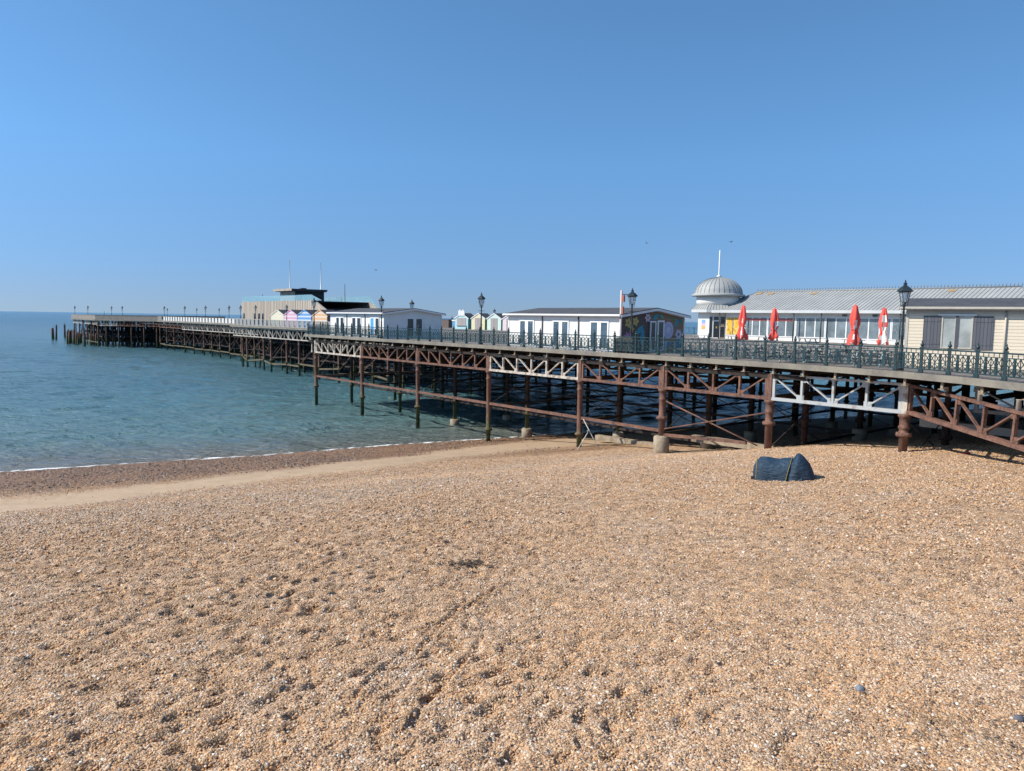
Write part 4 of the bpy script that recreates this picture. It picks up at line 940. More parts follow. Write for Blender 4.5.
# turret openings on its camera-side faces
def face_frame(i):
    a, b = Vector(ring(2.75)[i]), Vector(ring(2.75)[(i+1) % 8]); return a, b
def on_face(i, u0, u1, z0, z1, d0, d1, name, mat, lab=None):
    a, b = face_frame(i); t = (b-a).normalized(); nn = Vector((t.y, -t.x)); m = MB()
    P = [a+t*u0+nn*d0, a+t*u1+nn*d0, a+t*u1+nn*d1, a+t*u0+nn*d1]
    m.prism([(q.x, q.y) for q in P], z0, z1); return m.build(name, mat, tur, lab)
fi = 3
FW = 2*3.55*math.sin(math.pi/8)
# landward-diagonal face: door between side lights; front face: wall with the tall poster
fd = fi+1
for (u0, u1, z0, z1) in ((.04, .42, .15, 2.9), (.62, 1.28, 2.45, 2.9), (1.46, 2.04, .15, 2.9)):
    on_face(fd, u0, u1, z0, z1, .01, .04, 'side_light', GLASS)
for (u0, u1, z0, z1) in ((.44, .58, .0, 2.95), (1.32, 1.45, 0, 2.95), (.585, 1.315, 2.28, 2.43), (.585, 1.315, 0, .12)): on_face(fd, u0, u1, z0, z1, .01, .07, 'door_frame', TRIM)
on_face(fd, .585, 1.315, .125, 2.275, .01, .05, 'door', GLASS); on_face(fd, .88, 1.06, 1.35, 1.6, .052, .056, 'door_notice', YELLOW)
on_face(fd, 1.55, 1.95, 1.6, 1.95, .045, .05, 'window_notice', flat('pale_orange_notice', (.7, .5, .28)))
on_face(fi, .70, 1.40, 1.2, 1.65, .01, .03, 'poster', flat('poster_orange', (.75, .40, .12)), 'tall poster on the white turret wall, orange at the foot')
on_face(fi, .70, 1.40, 1.652, 2.0, .01, .03, 'poster', flat('poster_pink', (.72, .42, .55)), 'pink middle of the tall turret poster')
on_face(fi, .70, 1.40, 2.002, 2.5, .01, .03, 'poster', flat('poster_blue', (.22, .38, .72)), 'blue top of the tall turret poster')

# ------------------------------------------------------------------ wooden pavilion with stepped roof
pav = thing('pavilion', 'timber clad pavilion with roof terrace, glass balustrade and dark stepped end', 'pavilion', PW(42, 90), TH)
PLn, PWd, PH = 48.5, 15.5, 5.9
m = MB(); m.prism([(-16.5, .0), (PLn, .0), (PLn, PH), (-1.0, PH), (-16.5, .35)], 0, .45, 'yz'); m.prism([(-16.5, 0), (PLn, 0), (PLn, PH), (-1, PH), (-16.5, .35)], PWd-.45, PWd, 'yz')
m.box((.46, PLn-.5, 0), (PWd-.46, PLn, PH-.01)); m.build('wall', WOODCLAD, pav)
rngp = random.Random(3); m = MB()
for k in range(47):
    y = -.4+k*1.04; m.box((-.05-rngp.random()*.06, y, .1), (-.004, y+.42+rngp.random()*.25, PH-.05+rngp.random()*.25))
m.build('cladding_fin', planks('pale_timber_fins', (.46, .41, .345), 1, .26, .3, .75, .8, .2), pav)
m = MB(); ns = 18
for k in range(ns):
    y = -16.0+k*15.2/ns; m.box((.47, y, 0), (PWd-.47, y+15.2/ns-.004, .05+(PH-1.7)*k/ns))
m.build('steps', SHADED_WOOD, pav)
m = MB(); m.box((.47, -.79, PH-.35), (PWd-.47, PLn-.52, PH-.08)); m.build('roof_terrace', SHADED_WOOD, pav)
m = MB()
for x in (.2, PWd-.2):
    m.box((x-.02, 4 if x < 1 else 1, PH+.02), (x+.02, PLn, PH+1.5))
m.box((.25, PLn-.25, PH+.02), (PWd-.25, PLn-.21, PH+1.5)); m.prism([(-5, PH+.01), (3.99, PH+.01), (3.99, PH+1.5), (1, PH+1.5)], .18, .22, 'yz'); m.prism([(-6, PH-1.9), (.99, PH+.01), (.99, PH+1.5), (-1.5, PH+1.5)], PWd-.22, PWd-.18, 'yz'); m.build('glass_balustrade', CLEAR, pav)
for y0, y1 in ((46, 47.2), (31.4, 32.3), (34.2, 35.1), (37.5, 38.4)):
    m = MB(); m.box((-.28, y0, .1), (-.10, y1, 2.6)); m.build('window' if y1 < 45 else 'window', GLASS if y1 < 45 else BLUEGLASS, pav)
m = MB(); m.box((3, 17, PH-.07), (11.2, 26.8, PH+2.7)); ub = m.build('upper_room', SHADED_WOOD, pav)
m = MB(); m.box((2.86, 17.1, PH), (2.998, 26.8, PH+2.7)); m.build('pale_end_wall', WOODCLAD, ub)  # lit side kept in wall timber, beside the room's shade-coloured faces
m = MB(); m.prism([(1.8, PH+3.35), (2.3, PH+2.71), (11.6, PH+2.71), (12.0, PH+3.35)], 16.3, 28.5, 'xz'); m.build('flat_roof', SHADED_WOOD, ub)
m = MB(); m.box((1.6, 16.2, PH+2.8), (1.79, 28.7, PH+3.42)); m.box((1.8, 28.52, PH+2.9), (6, 28.7, PH+3.42)); m.build('roof_edge', WOODCLAD, ub)
m = MB(); m.box((6, 20, PH+3.36), (7.5, 21.5, PH+3.75)); m.build('roof_vent', GREYFRAME, ub)
def flagpole(b, a, z0, z1, r, lab, mat=TRIM):
    m = MB(); m.lathe([(r*1.6, 0), (r*1.5, .25), (r, .3), (r*.55, z1-z0-.1), (r*.9, z1-z0-.06), (r*.2, z1-z0)], n=8); o = m.build('flagpole', mat); o.location = PW(b, a, DZ+z0)
    return tag(o, lab, 'flagpole')
flagpole(48, 117.6, 8.6, 17.7, .13, 'tall white flagpole above the pale corner of the pavilion\'s upper room')
flagpole(52.5, 107.5, 9.2, 16.9, .13, 'tall white flagpole over the dark side of the pavilion\'s upper room')
flagpole(50, 88.5, 5.6, 10.2, .10, 'thin grey pole standing on the dark pavilion steps', GREYFRAME)
flagpole(44.2, 128, 5.9, 8.2, .08, 'short grey pole behind the glass balustrade on the pavilion roof', GREYFRAME)

# ------------------------------------------------------------------ beach huts
def hut(label, b, a, walls, side, w=3.1, d=3.2, eave=2.15, apex=3.1, door=None, stepped=False, group='pastel beach huts', trim=TRIM):
    t = thing('beach_hut', label, 'hut', PW(b, a), TH+R(20), group)
    m = MB(); m.prism([(-w/2, 0), (w/2, 0), (w/2, eave), (0, apex), (-w/2, eave)], 0, .12, 'yz'); m.build('front_wall', walls, t)
    m = MB(); m.prism([(-w/2+.003, 0), (w/2-.003, 0), (w/2-.003, eave), (0, apex-.003), (-w/2+.003, eave)], .122, d, 'yz'); m.build('wall', side, t)
    s = (apex-eave)/(w/2); m = MB(); e = eave-.14*s
    m.prism([(-w/2-.14, e+.02), (0, apex+.02), (w/2+.14, e+.02), (w/2+.14, e+.1), (0, apex+.1), (-w/2-.14, e+.1)], -.0, d+.12, 'yz'); m.build('roof', ROOFDARK, t)
    m = MB(); m.prism([(-w/2-.16, e-.08), (0, apex-.06), (w/2+.16, e-.08), (w/2+.16, e+.12), (0, apex+.13), (-w/2-.16, e+.12)], -.08, -.002, 'yz'); m.build('bargeboard', walls if trim is None else trim, t)
    if stepped:
        m = MB(); m.box((-.1, -.75, apex-.45), (.1, .75, apex+.55)); m.box((-.1, -.55, apex+.56), (.1, -.2, apex+.75)); m.box((-.1, .2, apex+.56), (.1, .55, apex+.75)); m.build('parapet', TRIM, t)
    if door:
        kind, col = door; m = MB()
        if kind == 'hatch': m.box((-.06, -1.05, .75), (-.004, 1.05, 2.2)); m.box((-.2, -1.15, .68), (-.004, 1.15, .745))
        else: m.box((-.06, -.72, .05), (-.004, -.02, 2.25)); m.box((-.06, .02, .05), (-.004, .72, 2.25))
        m.build('hatch' if kind == 'hatch' else 'door', col, t)
    return t
BO = planks
CREAMH = planks('cream_hut_boards', (.78, .74, .58), 2, .2, .3, .85, .6, .03); PINKS = planks('pink_striped_hut_boards', (.74, .42, .58), 2, .36, .3, .85, .6, .03, (.80, .76, .77))
BLUES = planks('blue_striped_hut_boards', (.14, .36, .70), 2, .36, .3, .85, .6, .03, (.72, .76, .80)); ORGS = planks('orange_striped_hut_boards', (.78, .48, .26), 2, .36, .3, .85, .6, .03, (.80, .72, .62))
HSIDE = planks('dark_hut_side_boards', (.16, .14, .15), 2, .2, .5, .6, .7, .1)
hut('plain cream beach hut with no stripes, in front of the wooden pavilion', 24, 67.6, CREAMH, HSIDE, 3.7, 3.6, 2.2, 3.25, None, False, 'gabled huts before the pavilion', None)
hut('pink and white striped beach hut in front of the wooden pavilion', 24, 61.0, PINKS, HSIDE, 3.7, 3.6, 2.2, 3.25, None, False, 'gabled huts before the pavilion', None)
hut('blue and white striped beach hut in front of the wooden pavilion', 24, 54.4, BLUES, HSIDE, 3.7, 3.6, 2.2, 3.25, None, False, 'gabled huts before the pavilion', None)
hut('orange and white striped beach hut beside the white cabin roof', 24, 47.6, ORGS, HSIDE, 3.7, 3.6, 2.2, 3.25, None, False, 'gabled huts before the pavilion', None)
TURQ = planks('turquoise_hut_boards', (.46, .72, .74), 2, .2, .3, .85, .6, .03); YELH = planks('yellow_hut_boards', (.78, .72, .46), 2, .2, .3, .85, .6, .03); MINT = planks('mint_hut_boards', (.62, .78, .70), 2, .2, .3, .85, .6, .03); ROSE = planks('pale_rose_hut_boards', (.76, .66, .68), 2, .2, .3, .85, .6, .03)
GREYD = planks('grey_hatch_boards', (.42, .38, .37), 1, .12, .5, .7, .7, .1)
hut('turquoise kiosk hut with a stepped white top and big serving hatch', 50, 38.4, TURQ, planks('shaded_teal_hut_side', (.10, .32, .36), 2, .2), door=('hatch', GREYD), stepped=True, group='pastel huts between the white cabins')  # side walls of these four huts: their shade is put into the colour
hut('pale yellow hut with shade-darkened olive side wall, between the turquoise and mint huts', 50, 32.9, YELH, planks('shaded_olive_hut_side', (.24, .28, .08), 2, .2), door=('door', GREYD), group='pastel huts between the white cabins')
hut('pale mint hut with shade-darkened teal side wall, between the yellow hut and the rose hut', 50, 27.9, MINT, planks('shaded_deep_teal_hut_side', (.08, .26, .26), 2, .2), door=('door', GREYD), group='pastel huts between the white cabins')
hut('pale rose hut half hidden behind the corner of the white cabin', 50, 23.2, ROSE, planks('shaded_rose_hut_side', (.25, .22, .23), 2, .2), door=('door', GREYD), group='pastel huts between the white cabins')
# small boxes at the far rail near the huts
t = thing('storage_box', 'dark brown storage box at the far rail beside the white cabin', 'box', PW(57, 53), TH)
m = MB(); m.box((0, 0, 0), (2, 3.6, 1.75)); m.build('body', flat('dark_brown_box', (.12, .09, .08)), t); m = MB(); m.box((-.06, -.06, 1.755), (2.06, 3.66, 1.85)); m.build('lid', ROOFDARK, t)
t = thing('storage_box', 'blue and white storage box between the brown box and the turquoise hut', 'box', PW(57, 47.2), TH)
m = MB(); m.box((0, 0, 0), (2, 4.4, 1.5)); m.build('body', flat('blue_box', (.12, .28, .46)), t); m = MB(); m.box((-.08, -.06, 1.505), (2.06, 4.46, 1.8)); m.build('lid', flat('white_lid', (.7, .66, .6)), t)
# railing on the far side, seen against the sea
f = thing('far_railing', 'thin dark railing along the far edge of the pier, seen against the sea', 'railing', PW(66, -60), TH)
m = MB(); m.box((-.03, 0, 1.1), (.03, 250, 1.16)); m.box((-.02, 0, .2), (.02, 250, .25))
for k in range(126): m.box((-.04, k*2-.04, 0), (.04, k*2+.04, 1.25)); m.box((-.015, k*2+.98, .25), (.015, k*2+1.02, 1.1))
m.build('rails', GREEN, f)

# ------------------------------------------------------------------ lamp posts
def lamp_master():
    t = thing('street_lamp', 'x', 'lamp', (0, 0, 0), TH, 'Victorian lamp posts on the pier')
    m = MB(); m.lathe([(.17, 0), (.17, .12), (.13, .2), (.12, .75), (.14, .8), (.085, .92), (.065, 1.6), (.085, 1.65), (.06, 1.72), (.045, 3.05), (.08, 3.12), (.05, 3.18), (.12, 3.3)], n=10)
    m.tube((-.32, 0, 2.82), (.32, 0, 2.82), .02, n=6); m.build('post', BLACKPAINT, t)
    m = MB(); m.lathe([(.12, 3.31), (.25, 3.76), (.25, 3.78)], n=6, smooth=False); m.build('lantern_glass', BULB, t)
    m = MB()
    for k in range(6):
        a = k*math.pi/3; m.bar((.125*math.cos(a), .125*math.sin(a), 3.3), (.265*math.cos(a), .265*math.sin(a), 3.78), .022)
        b = a+math.pi/3; m.bar((.265*math.cos(a), .265*math.sin(a), 3.785), (.265*math.cos(b), .265*math.sin(b), 3.785), .03)
        q = (a+b)/2; m.bar((.16*math.cos(q), .16*math.sin(q), 3.1), (.235*math.cos(q), .235*math.sin(q), 3.6), .012)
    m.build('lantern_frame', BLACKPAINT, t)
    m = MB(); m.lathe([(.36, 3.80), (.37, 3.84), (.22, 4.0), (.10, 4.08), (.07, 4.16), (.10, 4.19), (.04, 4.24), (.03, 4.33), (.005, 4.38)], n=6, smooth=False); m.build('lantern_cap', BLACKPAINT, t)
    return t
LM = lamp_master()
LAMPS = [(.75, -66.6, 'nearest lamp post, in front of the cream cabin behind the railing'), (.75, -49.3, 'lamp post beside the white pole and the mural cabin'),
 (.75, -32.8, 'lamp post at the railing in front of the yellow hut'), (.75, -16.2, 'lamp post at the corner of the white cabin nearest the pavilion'), (.75, -.5, 'lamp post in front of the blue striped hut'),
 (11, -5.5, 'lamp post rising behind the roof of the white cabin nearest the pavilion'), (62, 43, 'distant lamp post behind the mint hut'),
 (22.4, 59, 'lamp post in front of the pink striped hut'), (22.4, 75.5, 'lamp post before the dark windows of the wooden pavilion'), (22.4, 84.5, 'lamp post at the seaward corner of the wooden pavilion'),
 (22.4, 92, 'lamp post on the white boarded fence, first one clear of the wooden pavilion'), (22.4, 109, 'lamp post on the white boarded fence, second one seaward of the pavilion'), (22.4, 126.3, 'lamp post on the white boarded fence, third one seaward of the pavilion'), (22.4, 146, 'lamp post where the white fence ends and the brown parapet begins'),
 (46, 171, 'lamp post on the far side of the deck, just left of the wooden pavilion'), (46, 195, 'lamp post on the far side of the deck, midway along the white fence'), (44, 225, 'far-side lamp post by the seaward end of the white fence'),
 (16, 167.5, 'lamp post behind the brown parapet, nearest the white fence'), (17, 187, 'slim lamp post behind the middle of the brown parapet'), (9.4, 182.4, 'lamp post behind the brown parapet, second from the pier\'s tip'), (9.4, 204.5, 'lamp post at the very tip of the pier')]
for k, (b, a, lab) in enumerate(LAMPS):
    if k == 0: LM.location = PW(b, a); LM['label'] = lab
    else: dup(LM, PW(b, a), TH, lab)
m = MB(); m.lathe([(.12, 0), (.12, .3), (.07, .4), (.045, 2.6), (.03, 2.7)], n=8); o = m.build('mooring_post', BLACKPAINT); o.location = PW(16, 193); tag(o, 'plain dark post without a lantern between two lamps on the pier head', 'post')
t = thing('sign_pole', 'tall pale pole with red boxes, beside the lamp by the mural cabin', 'pole', PW(.85, -48.25), TH)
m = MB(); m.lathe([(.10, 0), (.095, .3), (.075, 4.2), (.02, 4.25)], n=10); m.build('pole', flat('pale_pink_grey_pole', (.58, .50, .47)), t)
m = MB(); m.box((-.06, -.28, 3.45), (.06, -.09, 3.9)); m.build('red_box', flat('weathered_red_box', (.32, .10, .07)), t)
m = MB(); m.box((-.05, -.22, 2.6), (.05, -.09, 3.15)); m.build('red_box', flat('weathered_red_box', (.32, .10, .07)), t); m = MB(); m.tube((0, -.08, 3.95), (0, -.85, 3.95), .03, n=6); m.build('arm', BLACKPAINT, t)
t = thing('planter', 'square dark planter box against the railing by the mural cabin', 'planter', PW(.55, -49.6), TH)
m = MB(); m.box((0, -.0, 0), (.7, 1.6, 1.0)); m.build('box', flat('dark_planter', (.05, .045, .04)), t); m = MB(); m.box((.08, .08, 1.0), (.62, 1.52, 1.06)); m.build('soil', flat('soil', (.06, .045, .03)), t)

# ------------------------------------------------------------------ parasols and picnic tables
def parasol(b, a, lab, h=3.3, z_sk=1.1, white='dash', seed=0):
    rg = random.Random(seed); t = thing('parasol', lab, 'parasol', PW(b, a), TH+rg.random(), 'closed red parasols on the terrace')
    m = MB(); m.tube((0, 0, .06), (0, 0, h-.12), .035, n=8); m.build('pole', TRIM, t)
    m = MB(); m.lathe([(.32, 0), (.32, .07), (.08, .1), (.06, .3)], n=12); m.build('base', flat('parasol_base', (.12, .12, .12)), t)
    prof = [(.03, h), (.11, h-.08), (.17, h-.45), (.23, h-.85), (.20, h-1.15), (.14, h-1.38), (.19, h-1.65), (.27, z_sk+.25), (.31, z_sk+.05), (.26, z_sk)]
    nn = 24; m = MB(); vs = []
    for j, (r, z) in enumerate(prof):
        for i in range(nn):
            th = 2*math.pi*i/nn; amp = .28 if j > 1 else .05
            q = r*(1+amp*math.cos(4*th+j*.35+seed)+.12*math.cos(7*th-j*.8)); zz = z+(.10*math.cos(3*th+seed) if j >= len(prof)-2 else 0)
            vs.append((q*math.cos(th)+.05*math.sin(j*.7+seed), q*math.sin(th), zz))
    fs = [(j*nn+i, j*nn+(i+1) % nn, (j+1)*nn+(i+1) % nn, (j+1)*nn+i) for j in range(len(prof)-1) for i in range(nn)]
    m.add(vs, fs, True); cn = m.build('canopy', RED, t)
    mm = MB()                                     # the white print follows the folds, a few millimetres proud of them
    sel = {'dash': [(3, (13, 14)), (5, (13, 14)), (6, (12, 14)), (7, (12, 13))], 'ring': [(3, (11, 16)), (4, (11, 13)), (4, (15, 17))], 'small': [(4, (12, 16)), (3, (13, 15)), (6, (12, 13))], 'big': [(2, (11, 15)), (3, (12, 14)), (4, (11, 16)), (5, (12, 15)), (6, (10, 16)), (7, (11, 17)), (8, (10, 13))]}[white]
    for j, (i0, i1) in sel:
        for i in range(i0, i1):
            q = [Vector(vs[k]) for k in (j*nn+i, j*nn+i+1, (j+1)*nn+i+1, (j+1)*nn+i)]
            q = [Vector((p.x*1.05, p.y*1.05, p.z)) for p in q]; mm.add(q, [(0, 1, 2, 3)], True)
    mm.build('white_print', CLOTHWHITE, t)
    m = MB(); m.tube((.05, 0, h-1.40), (.05, 0, h-1.33), .19, n=14); m.build('strap', RED, t)
    return t
parasol(4.6, -55.2, 'closed red parasol with white dashes, standing before the cafe food posters', 3.3, 1.15, 'dash', 1)
parasol(6.5, -56.3, 'closed red parasol with a white ring emblem, between the first veranda posts', 3.15, 1.15, 'ring', 2)
parasol(4.4, -62.5, 'closed red parasol with flared skirt and small white patch, before the cafe windows', 3.28, 1.1, 'small', 4)
parasol(8.2, -62.4, 'closed red parasol half covered in large white print, beside the nearest lamp', 3.2, 1.05, 'big', 7)
def table_master():
    t = thing('picnic_table', 'x', 'picnic table', (0, 0, 0), TH, 'picnic tables on the cafe terrace')
    m = MB()
    for k in range(5): m.box((-.36+k*.148, -.9, .72), (-.36+k*.148+.135, .9, .76))
    m.build('tabletop', TABLEWOOD, t)
    for sx in (-1, 1):
        m = MB()
        for k in range(2): m.box((sx*.72-.14+k*.145, -.9, .43), (sx*.72-.14+k*.145+.13, .9, .47))
        m.build('bench', TABLEWOOD, t)
    for y in (-.65, .65):
        m = MB(); m.bar((-.28, y, .715), (-.68, y, 0), .06, .1); m.bar((.28, y, .715), (.68, y, 0), .06, .1); m.box((-.84, y+.04, .35), (.84, y+.09, .425)); m.build('leg_frame', TABLEBLUE, t)
    return t
TM = table_master(); k = 0; rt = random.Random(5)
rowlab = ['near the railing', 'in the second row from the railing', 'in the third row from the railing', 'close to the cafe windows']
where = ['in front of the mural cabin', 'just past the mural cabin', 'beside the first red parasol', 'by the second red parasol', 'between the parasol pairs', 'beside the third red parasol', 'by the fourth red parasol']
for rI, b in enumerate((2.6, 6.0, 11.0, 30.0)):
    for cI, a in enumerate((-50.6, -53.3, -56.8, -58.2, -60.2, -62.0, -64.2) if rI < 3 else (-34, -38, -42, -46, -50)):
        if rI < 3 and ((rI == 0 and cI in (0, 3)) or (rI == 1 and cI == 0 and False)): continue
        if rI >= 1 and a > -51.5 and rI < 3: continue
        lab = 'weathered picnic table %s, %s' % (rowlab[rI], where[cI])
        bb = b+rt.uniform(-.4, .4); aa = a+rt.uniform(-.4, .4); rz_ = TH+rt.uniform(-.3, .3)
        if k == 0: TM.location = PW(bb, aa); TM.rotation_euler = (0, 0, rz_); TM['label'] = lab
        else: dup(TM, PW(bb, aa), rz_, lab)
        k += 1

# ------------------------------------------------------------------ beach tent, trestle prop, weed, stones
tentx, tenty = 10.35, 27.5; tz = bz(tentx, tenty)-.03
tent = thing('beach_tent', 'small dark blue pop-up beach tent with yellow piping, pitched alone on the shingle', 'tent', (tentx, tenty, tz), R(-20))
def arch(x, w, h, lean, n=16, back=0):
    return [Vector((x+lean*math.sin(math.pi*i/n), -w*math.cos(math.pi*i/n)+back, h*math.sin(math.pi*i/n)**.8)) for i in range(n+1)]
def sheet(rows, sag=0):
    n_ = len(rows[0]); vs = [q for r_ in rows for q in r_]
    return vs, [(j*n_+i, j*n_+i+1, (j+1)*n_+i+1, (j+1)*n_+i) for j in range(len(rows)-1) for i in range(n_-1)]
def lerp_rows(ra, rb, k, sag):
    out = []
    for j in range(k+1):
        t = j/k; out.append([a.lerp(b, t)-Vector((0, 0, sag*math.sin(math.pi*t)*(a.z/.8)))-Vector((0, (.12*math.sin(math.pi*t)*(1 if a.y > 0 else -1)*0), 0))+Vector((0, 0, .012*math.sin(9*t*3+i*1.3)*min(1, a.z*4))) for i, (a, b) in enumerate(zip(ra, rb))])
    return out
mid = arch(.02, .70, .84, .20); front = arch(.98, .55, .80, -.35)
body = []
for t, sc, sk in ((0, .30, 0), (.03, .55, 0), (.09, .78, 0), (.18, .91, 0), (.30, .97, .01), (.42, .985, .045), (.55, .98, .07), (.68, .98, .06), (.80, .985, .03), (.91, .995, .01), (1, 1, 0)):
    x0 = -1.12+1.14*t; le = -.02+.22*t
    body.append([Vector((x0+le*math.sin(math.pi*i/20), -(.62+.08*t)*(.55+.45*sc)*math.cos(math.pi*i/20), max(0, (.84*sc-sk+.022*math.sin(i*1.1+t*13)*math.sin(t*17+i*.4))*abs(math.sin(math.pi*i/20))**.72))) for i in range(21)])
mid = body[-1]; back = body[3]
m = MB(); v_, f_ = sheet(body); m.add(v_, f_, True); m.add(body[0], [list(range(21))], False)
m.build('tent_body', BLUETENT, tent)
porch = [mid]
for t, hh_, ww in ((.03, .81, .655), (.09, .92, .69), (.16, 1.0, .73), (.26, 1.015, .74), (.38, .97, .70), (.50, .87, .64), (.62, .77, .61), (.74, .63, .57), (.85, .45, .51), (.94, .26, .45), (1.0, .06, .40)):
    porch.append([Vector((.06+1.0*t+(.20*(1-t)+.02)*math.sin(math.pi*i/20), -ww*math.cos(math.pi*i/20), (hh_+.016*math.sin(i*1.3+t*25))*abs(math.sin(math.pi*i/20))**.75)) for i in range(21)])
m = MB(); v_, f_ = sheet(porch); m.add(v_, f_, True)
m.build('tent_porch', BLUETENT, tent)
for rw in (body[2], mid):
    m = MB()
    rw2 = [Vector((q.x, q.y*1.01, q.z+.012)) for q in rw]
    for a, b in zip(rw2, rw2[1:]): m.tube(a, b, .008, n=6)
    m.build('yellow_piping', YELLOW, tent)
m = MB()
for xx in (-.7, -.2): m.add([(xx, -.69, .02)], [])
m.box((-1.0, -.60, -.02), (.9, .6, .02)); m.build('groundsheet', flat('grey_groundsheet', (.05, .06, .08)), tent)
m = MB(); m.add([(.65, -.75, .05), (1.25, -.55, .03), (1.35, -.1, .04), (.9, -.1, .16), (.7, -.45, .2)], [(0, 1, 4), (1, 2, 3, 4)], True); m.add([(.12, -.72, .02), (.62, -.80, .02), (.55, -.55, .34), (.2, -.62, .4)], [(0, 1, 2, 3)], True)
m.build('door_flap', BLUETENT, tent)
m = MB(); m.tube((1.2, -.3, .06), (1.75, -.28, .03), .018, n=6); m.tube((1.25, -.45, .05), (1.62, -.62, .03), .018, n=6); m.box((1.55, -.68, .0), (1.72, -.58, .06)); m.box((1.70, -.33, .0), (1.82, -.24, .05)); m.box((-1.2, -.5, 0), (-1.12, -.42, .1)); m.build('guy_line', flat('dark_cord', (.03, .03, .035)), tent)

tp = thing('trestle_prop', 'pale A-shaped pole prop leaning by the rusty column at the edge of the sand', 'prop', (5.3, 50.2, bz(5.3, 50.2)), 0)
for p, q, r_ in (((.78, -.3, -.05), (-.36, .25, 2.05), .028), ((-.8, -.3, -.05), (.05, .0, 1.35), .028)):
    m = MB(); m.tube(p, q, r_, r_*.8, n=8); m.build('pole', flat('bleached_pole', (.66, .65, .60)), tp)
m = MB(); m.tube((-.05, -.02, 1.2), (-.05, .02, 1.33), .06, n=8); m.build('lashing', flat('grey_lashing', (.2, .2, .2)), tp)
# a slab edge and old timber lying under the pier
for k, (b, a, L_, h_) in enumerate(((3.5, -58.5, 5.5, .10), (4.5, -49.5, 6.0, .06))):
    x, y, _ = PW(b, a); t_ = MB(); t_.box((-.25, 0, -.3), (.25, L_, h_)); o = t_.build('concrete_kerb', CONC); o.location = (x, y, bz(x, y)); o.rotation_euler = (0, 0, TH+.12)
    tag(o, ('pale concrete kerb on the sand behind the column with the round footing', 'low pale concrete kerb on the sand behind the A-shaped prop')[k], 'kerb')
def pebble(x, y, r, col, lab, sc=(1, .7, .55), rz_=0):
    bm = bmesh.new(); bmesh.ops.create_icosphere(bm, subdivisions=3, radius=r)
    for v in bm.verts: v.co = Vector((v.co.x*sc[0], v.co.y*sc[1], v.co.z*sc[2]))*(1+.10*math.sin(v.co.x*9/r*.3+1)+.06*math.cos(v.co.y*14/r*.3))
    me = bpy.data.meshes.new('stone'); bm.to_mesh(me); bm.free(); [setattr(f, 'use_smooth', True) for f in me.polygons]; me.materials.append(worn('stone', col, tuple(c*.6 for c in col), 12, .8, .2))
    o = link('stone', me); o.location = (x, y, bz(x, y)-.0); o.rotation_euler = (.1, .15, rz_); tag(o, lab, 'stone')
pebble(4.55, 9.15, .085, (.20, .22, .25), 'smooth blue-grey stone, the largest one lying loose in the right foreground', rz_=.8)
pebble(6.05, 8.35, .075, (.12, .12, .14), 'dark flat stone near the bottom right corner of the beach', rz_=.2)
WEED = worn('dried_seaweed', (.07, .055, .04), (.13, .10, .07), 8, .9, .4)
m = MB(); rs = random.Random(11); wx_, wy_ = -.85, 15.6
for k in range(120):
    x = wx_+rs.gauss(0, .28); y = wy_+rs.gauss(0, .18); z = bz(x, y)-.02+abs(rs.gauss(0, .03)); a = rs.random()*6.3; L_ = rs.uniform(.04, .13)
    m.bar((x, y, z), (x+L_*math.cos(a), y+L_*math.sin(a), z+rs.uniform(-.01, .04)), .02, .012)
o = m.build('seaweed', WEED); tag(o, 'small dark patch of dried seaweed on the open shingle', 'seaweed', None, 'stuff')
# litter scrap under the landward end
m = MB(); m.prism([(-.16, -.06), (.14, -.08), (.17, .05), (-.05, .09)], 0, .05); o = m.build('litter_scrap', flat('red_plastic', (.55, .03, .05))); o.location = (20.8, 33.4, bz(20.8, 33.4)+.02); tag(o, 'scrap of red plastic litter on the shingle near the sloping truss', 'litter')

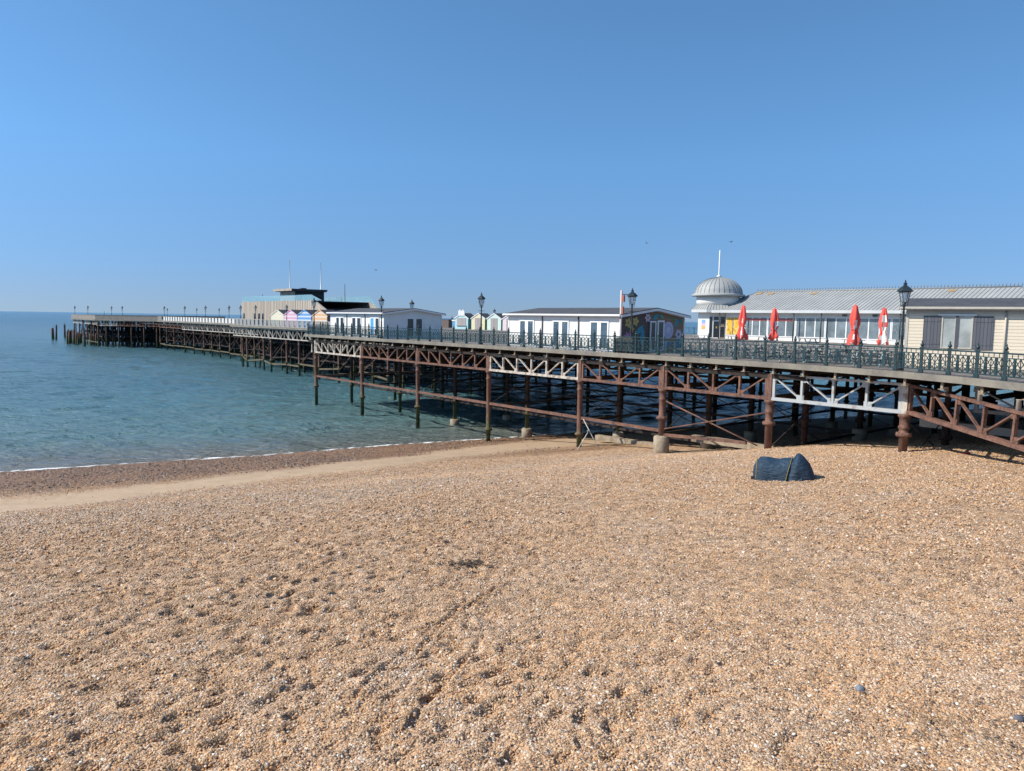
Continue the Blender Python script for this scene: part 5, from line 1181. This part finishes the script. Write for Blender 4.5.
# ------------------------------------------------------------------ sailing boat, gulls
bo = thing('sailing_boat', 'distant sailing boat with a dark sail, out on the horizon behind the white cabin', 'boat', (-70, 850, 0), R(70))
m = MB(); m.prism([(-5.5, 1.3), (-4.8, 0), (4.3, 0), (6.2, 1.5)], -1.4, 1.4, 'xz'); m.build('hull', TRIM, bo)
m = MB(); m.tube((.6, 0, 1.2), (.6, 0, 13.5), .12, n=6); m.build('mast', GREYFRAME, bo)
m = MB(); m.add([(.45, .03, 2.2), (-4.8, .5, 2.4), (.45, .03, 13), (.45, -.03, 2.2), (-4.8, .44, 2.4), (.45, -.03, 13)], [(0, 1, 2), (3, 5, 4), (0, 3, 4, 1), (1, 4, 5, 2), (0, 2, 5, 3)]); m.add([(.9, .03, 2.0), (5.6, .03, 1.7), (.9, .03, 11.5), (.9, -.03, 2.0), (5.6, -.03, 1.7), (.9, -.03, 11.5)], [(0, 1, 2), (3, 5, 4), (0, 3, 4, 1), (1, 4, 5, 2), (0, 2, 5, 3)]); m.build('sail', flat('dark_sail', (.05, .07, .10)), bo)
def gull(loc, rz_, lab, flap):
    m = MB(); m.lathe([(.005, -.25), (.06, -.12), (.075, .02), (.05, .16), (.045, .22), (.01, .29)], n=8)
    m.v = [(y*1.0, z, x) for x, y, z in m.v]
    for sx in (-1, 1):
        m.add([(sx*.05, .08, .02), (sx*.35, .14, .02+flap), (sx*.72, -.02, .02+flap*.6), (sx*.35, -.03, .0+flap), (sx*.05, -.09, 0)], [(0, 1, 3, 4), (1, 2, 3)])
    o = m.build('gull', flat('gull_grey', (.18, .18, .18))); o.location = loc; o.rotation_euler = (0, 0, rz_); tag(o, lab, 'bird', 'gulls in flight')
def sky_at(x, y, dist):
    d = (Fv+Rv*((x-512)/739)+Uv*((385.5-y)/739)).normalized(); return tuple(Vector((0, 0, EYE))+d*dist)
gull(sky_at(647, 243, 120), .7, 'tiny dark gull in flight over the mural cabin', .12)
gull(sky_at(731, 242, 140), 2.0, 'tiny gull in flight just right of the dome pole', .15)
gull(sky_at(376, 270, 130), 1.2, 'tiny gull in flight above the seaward white cabin', .1)
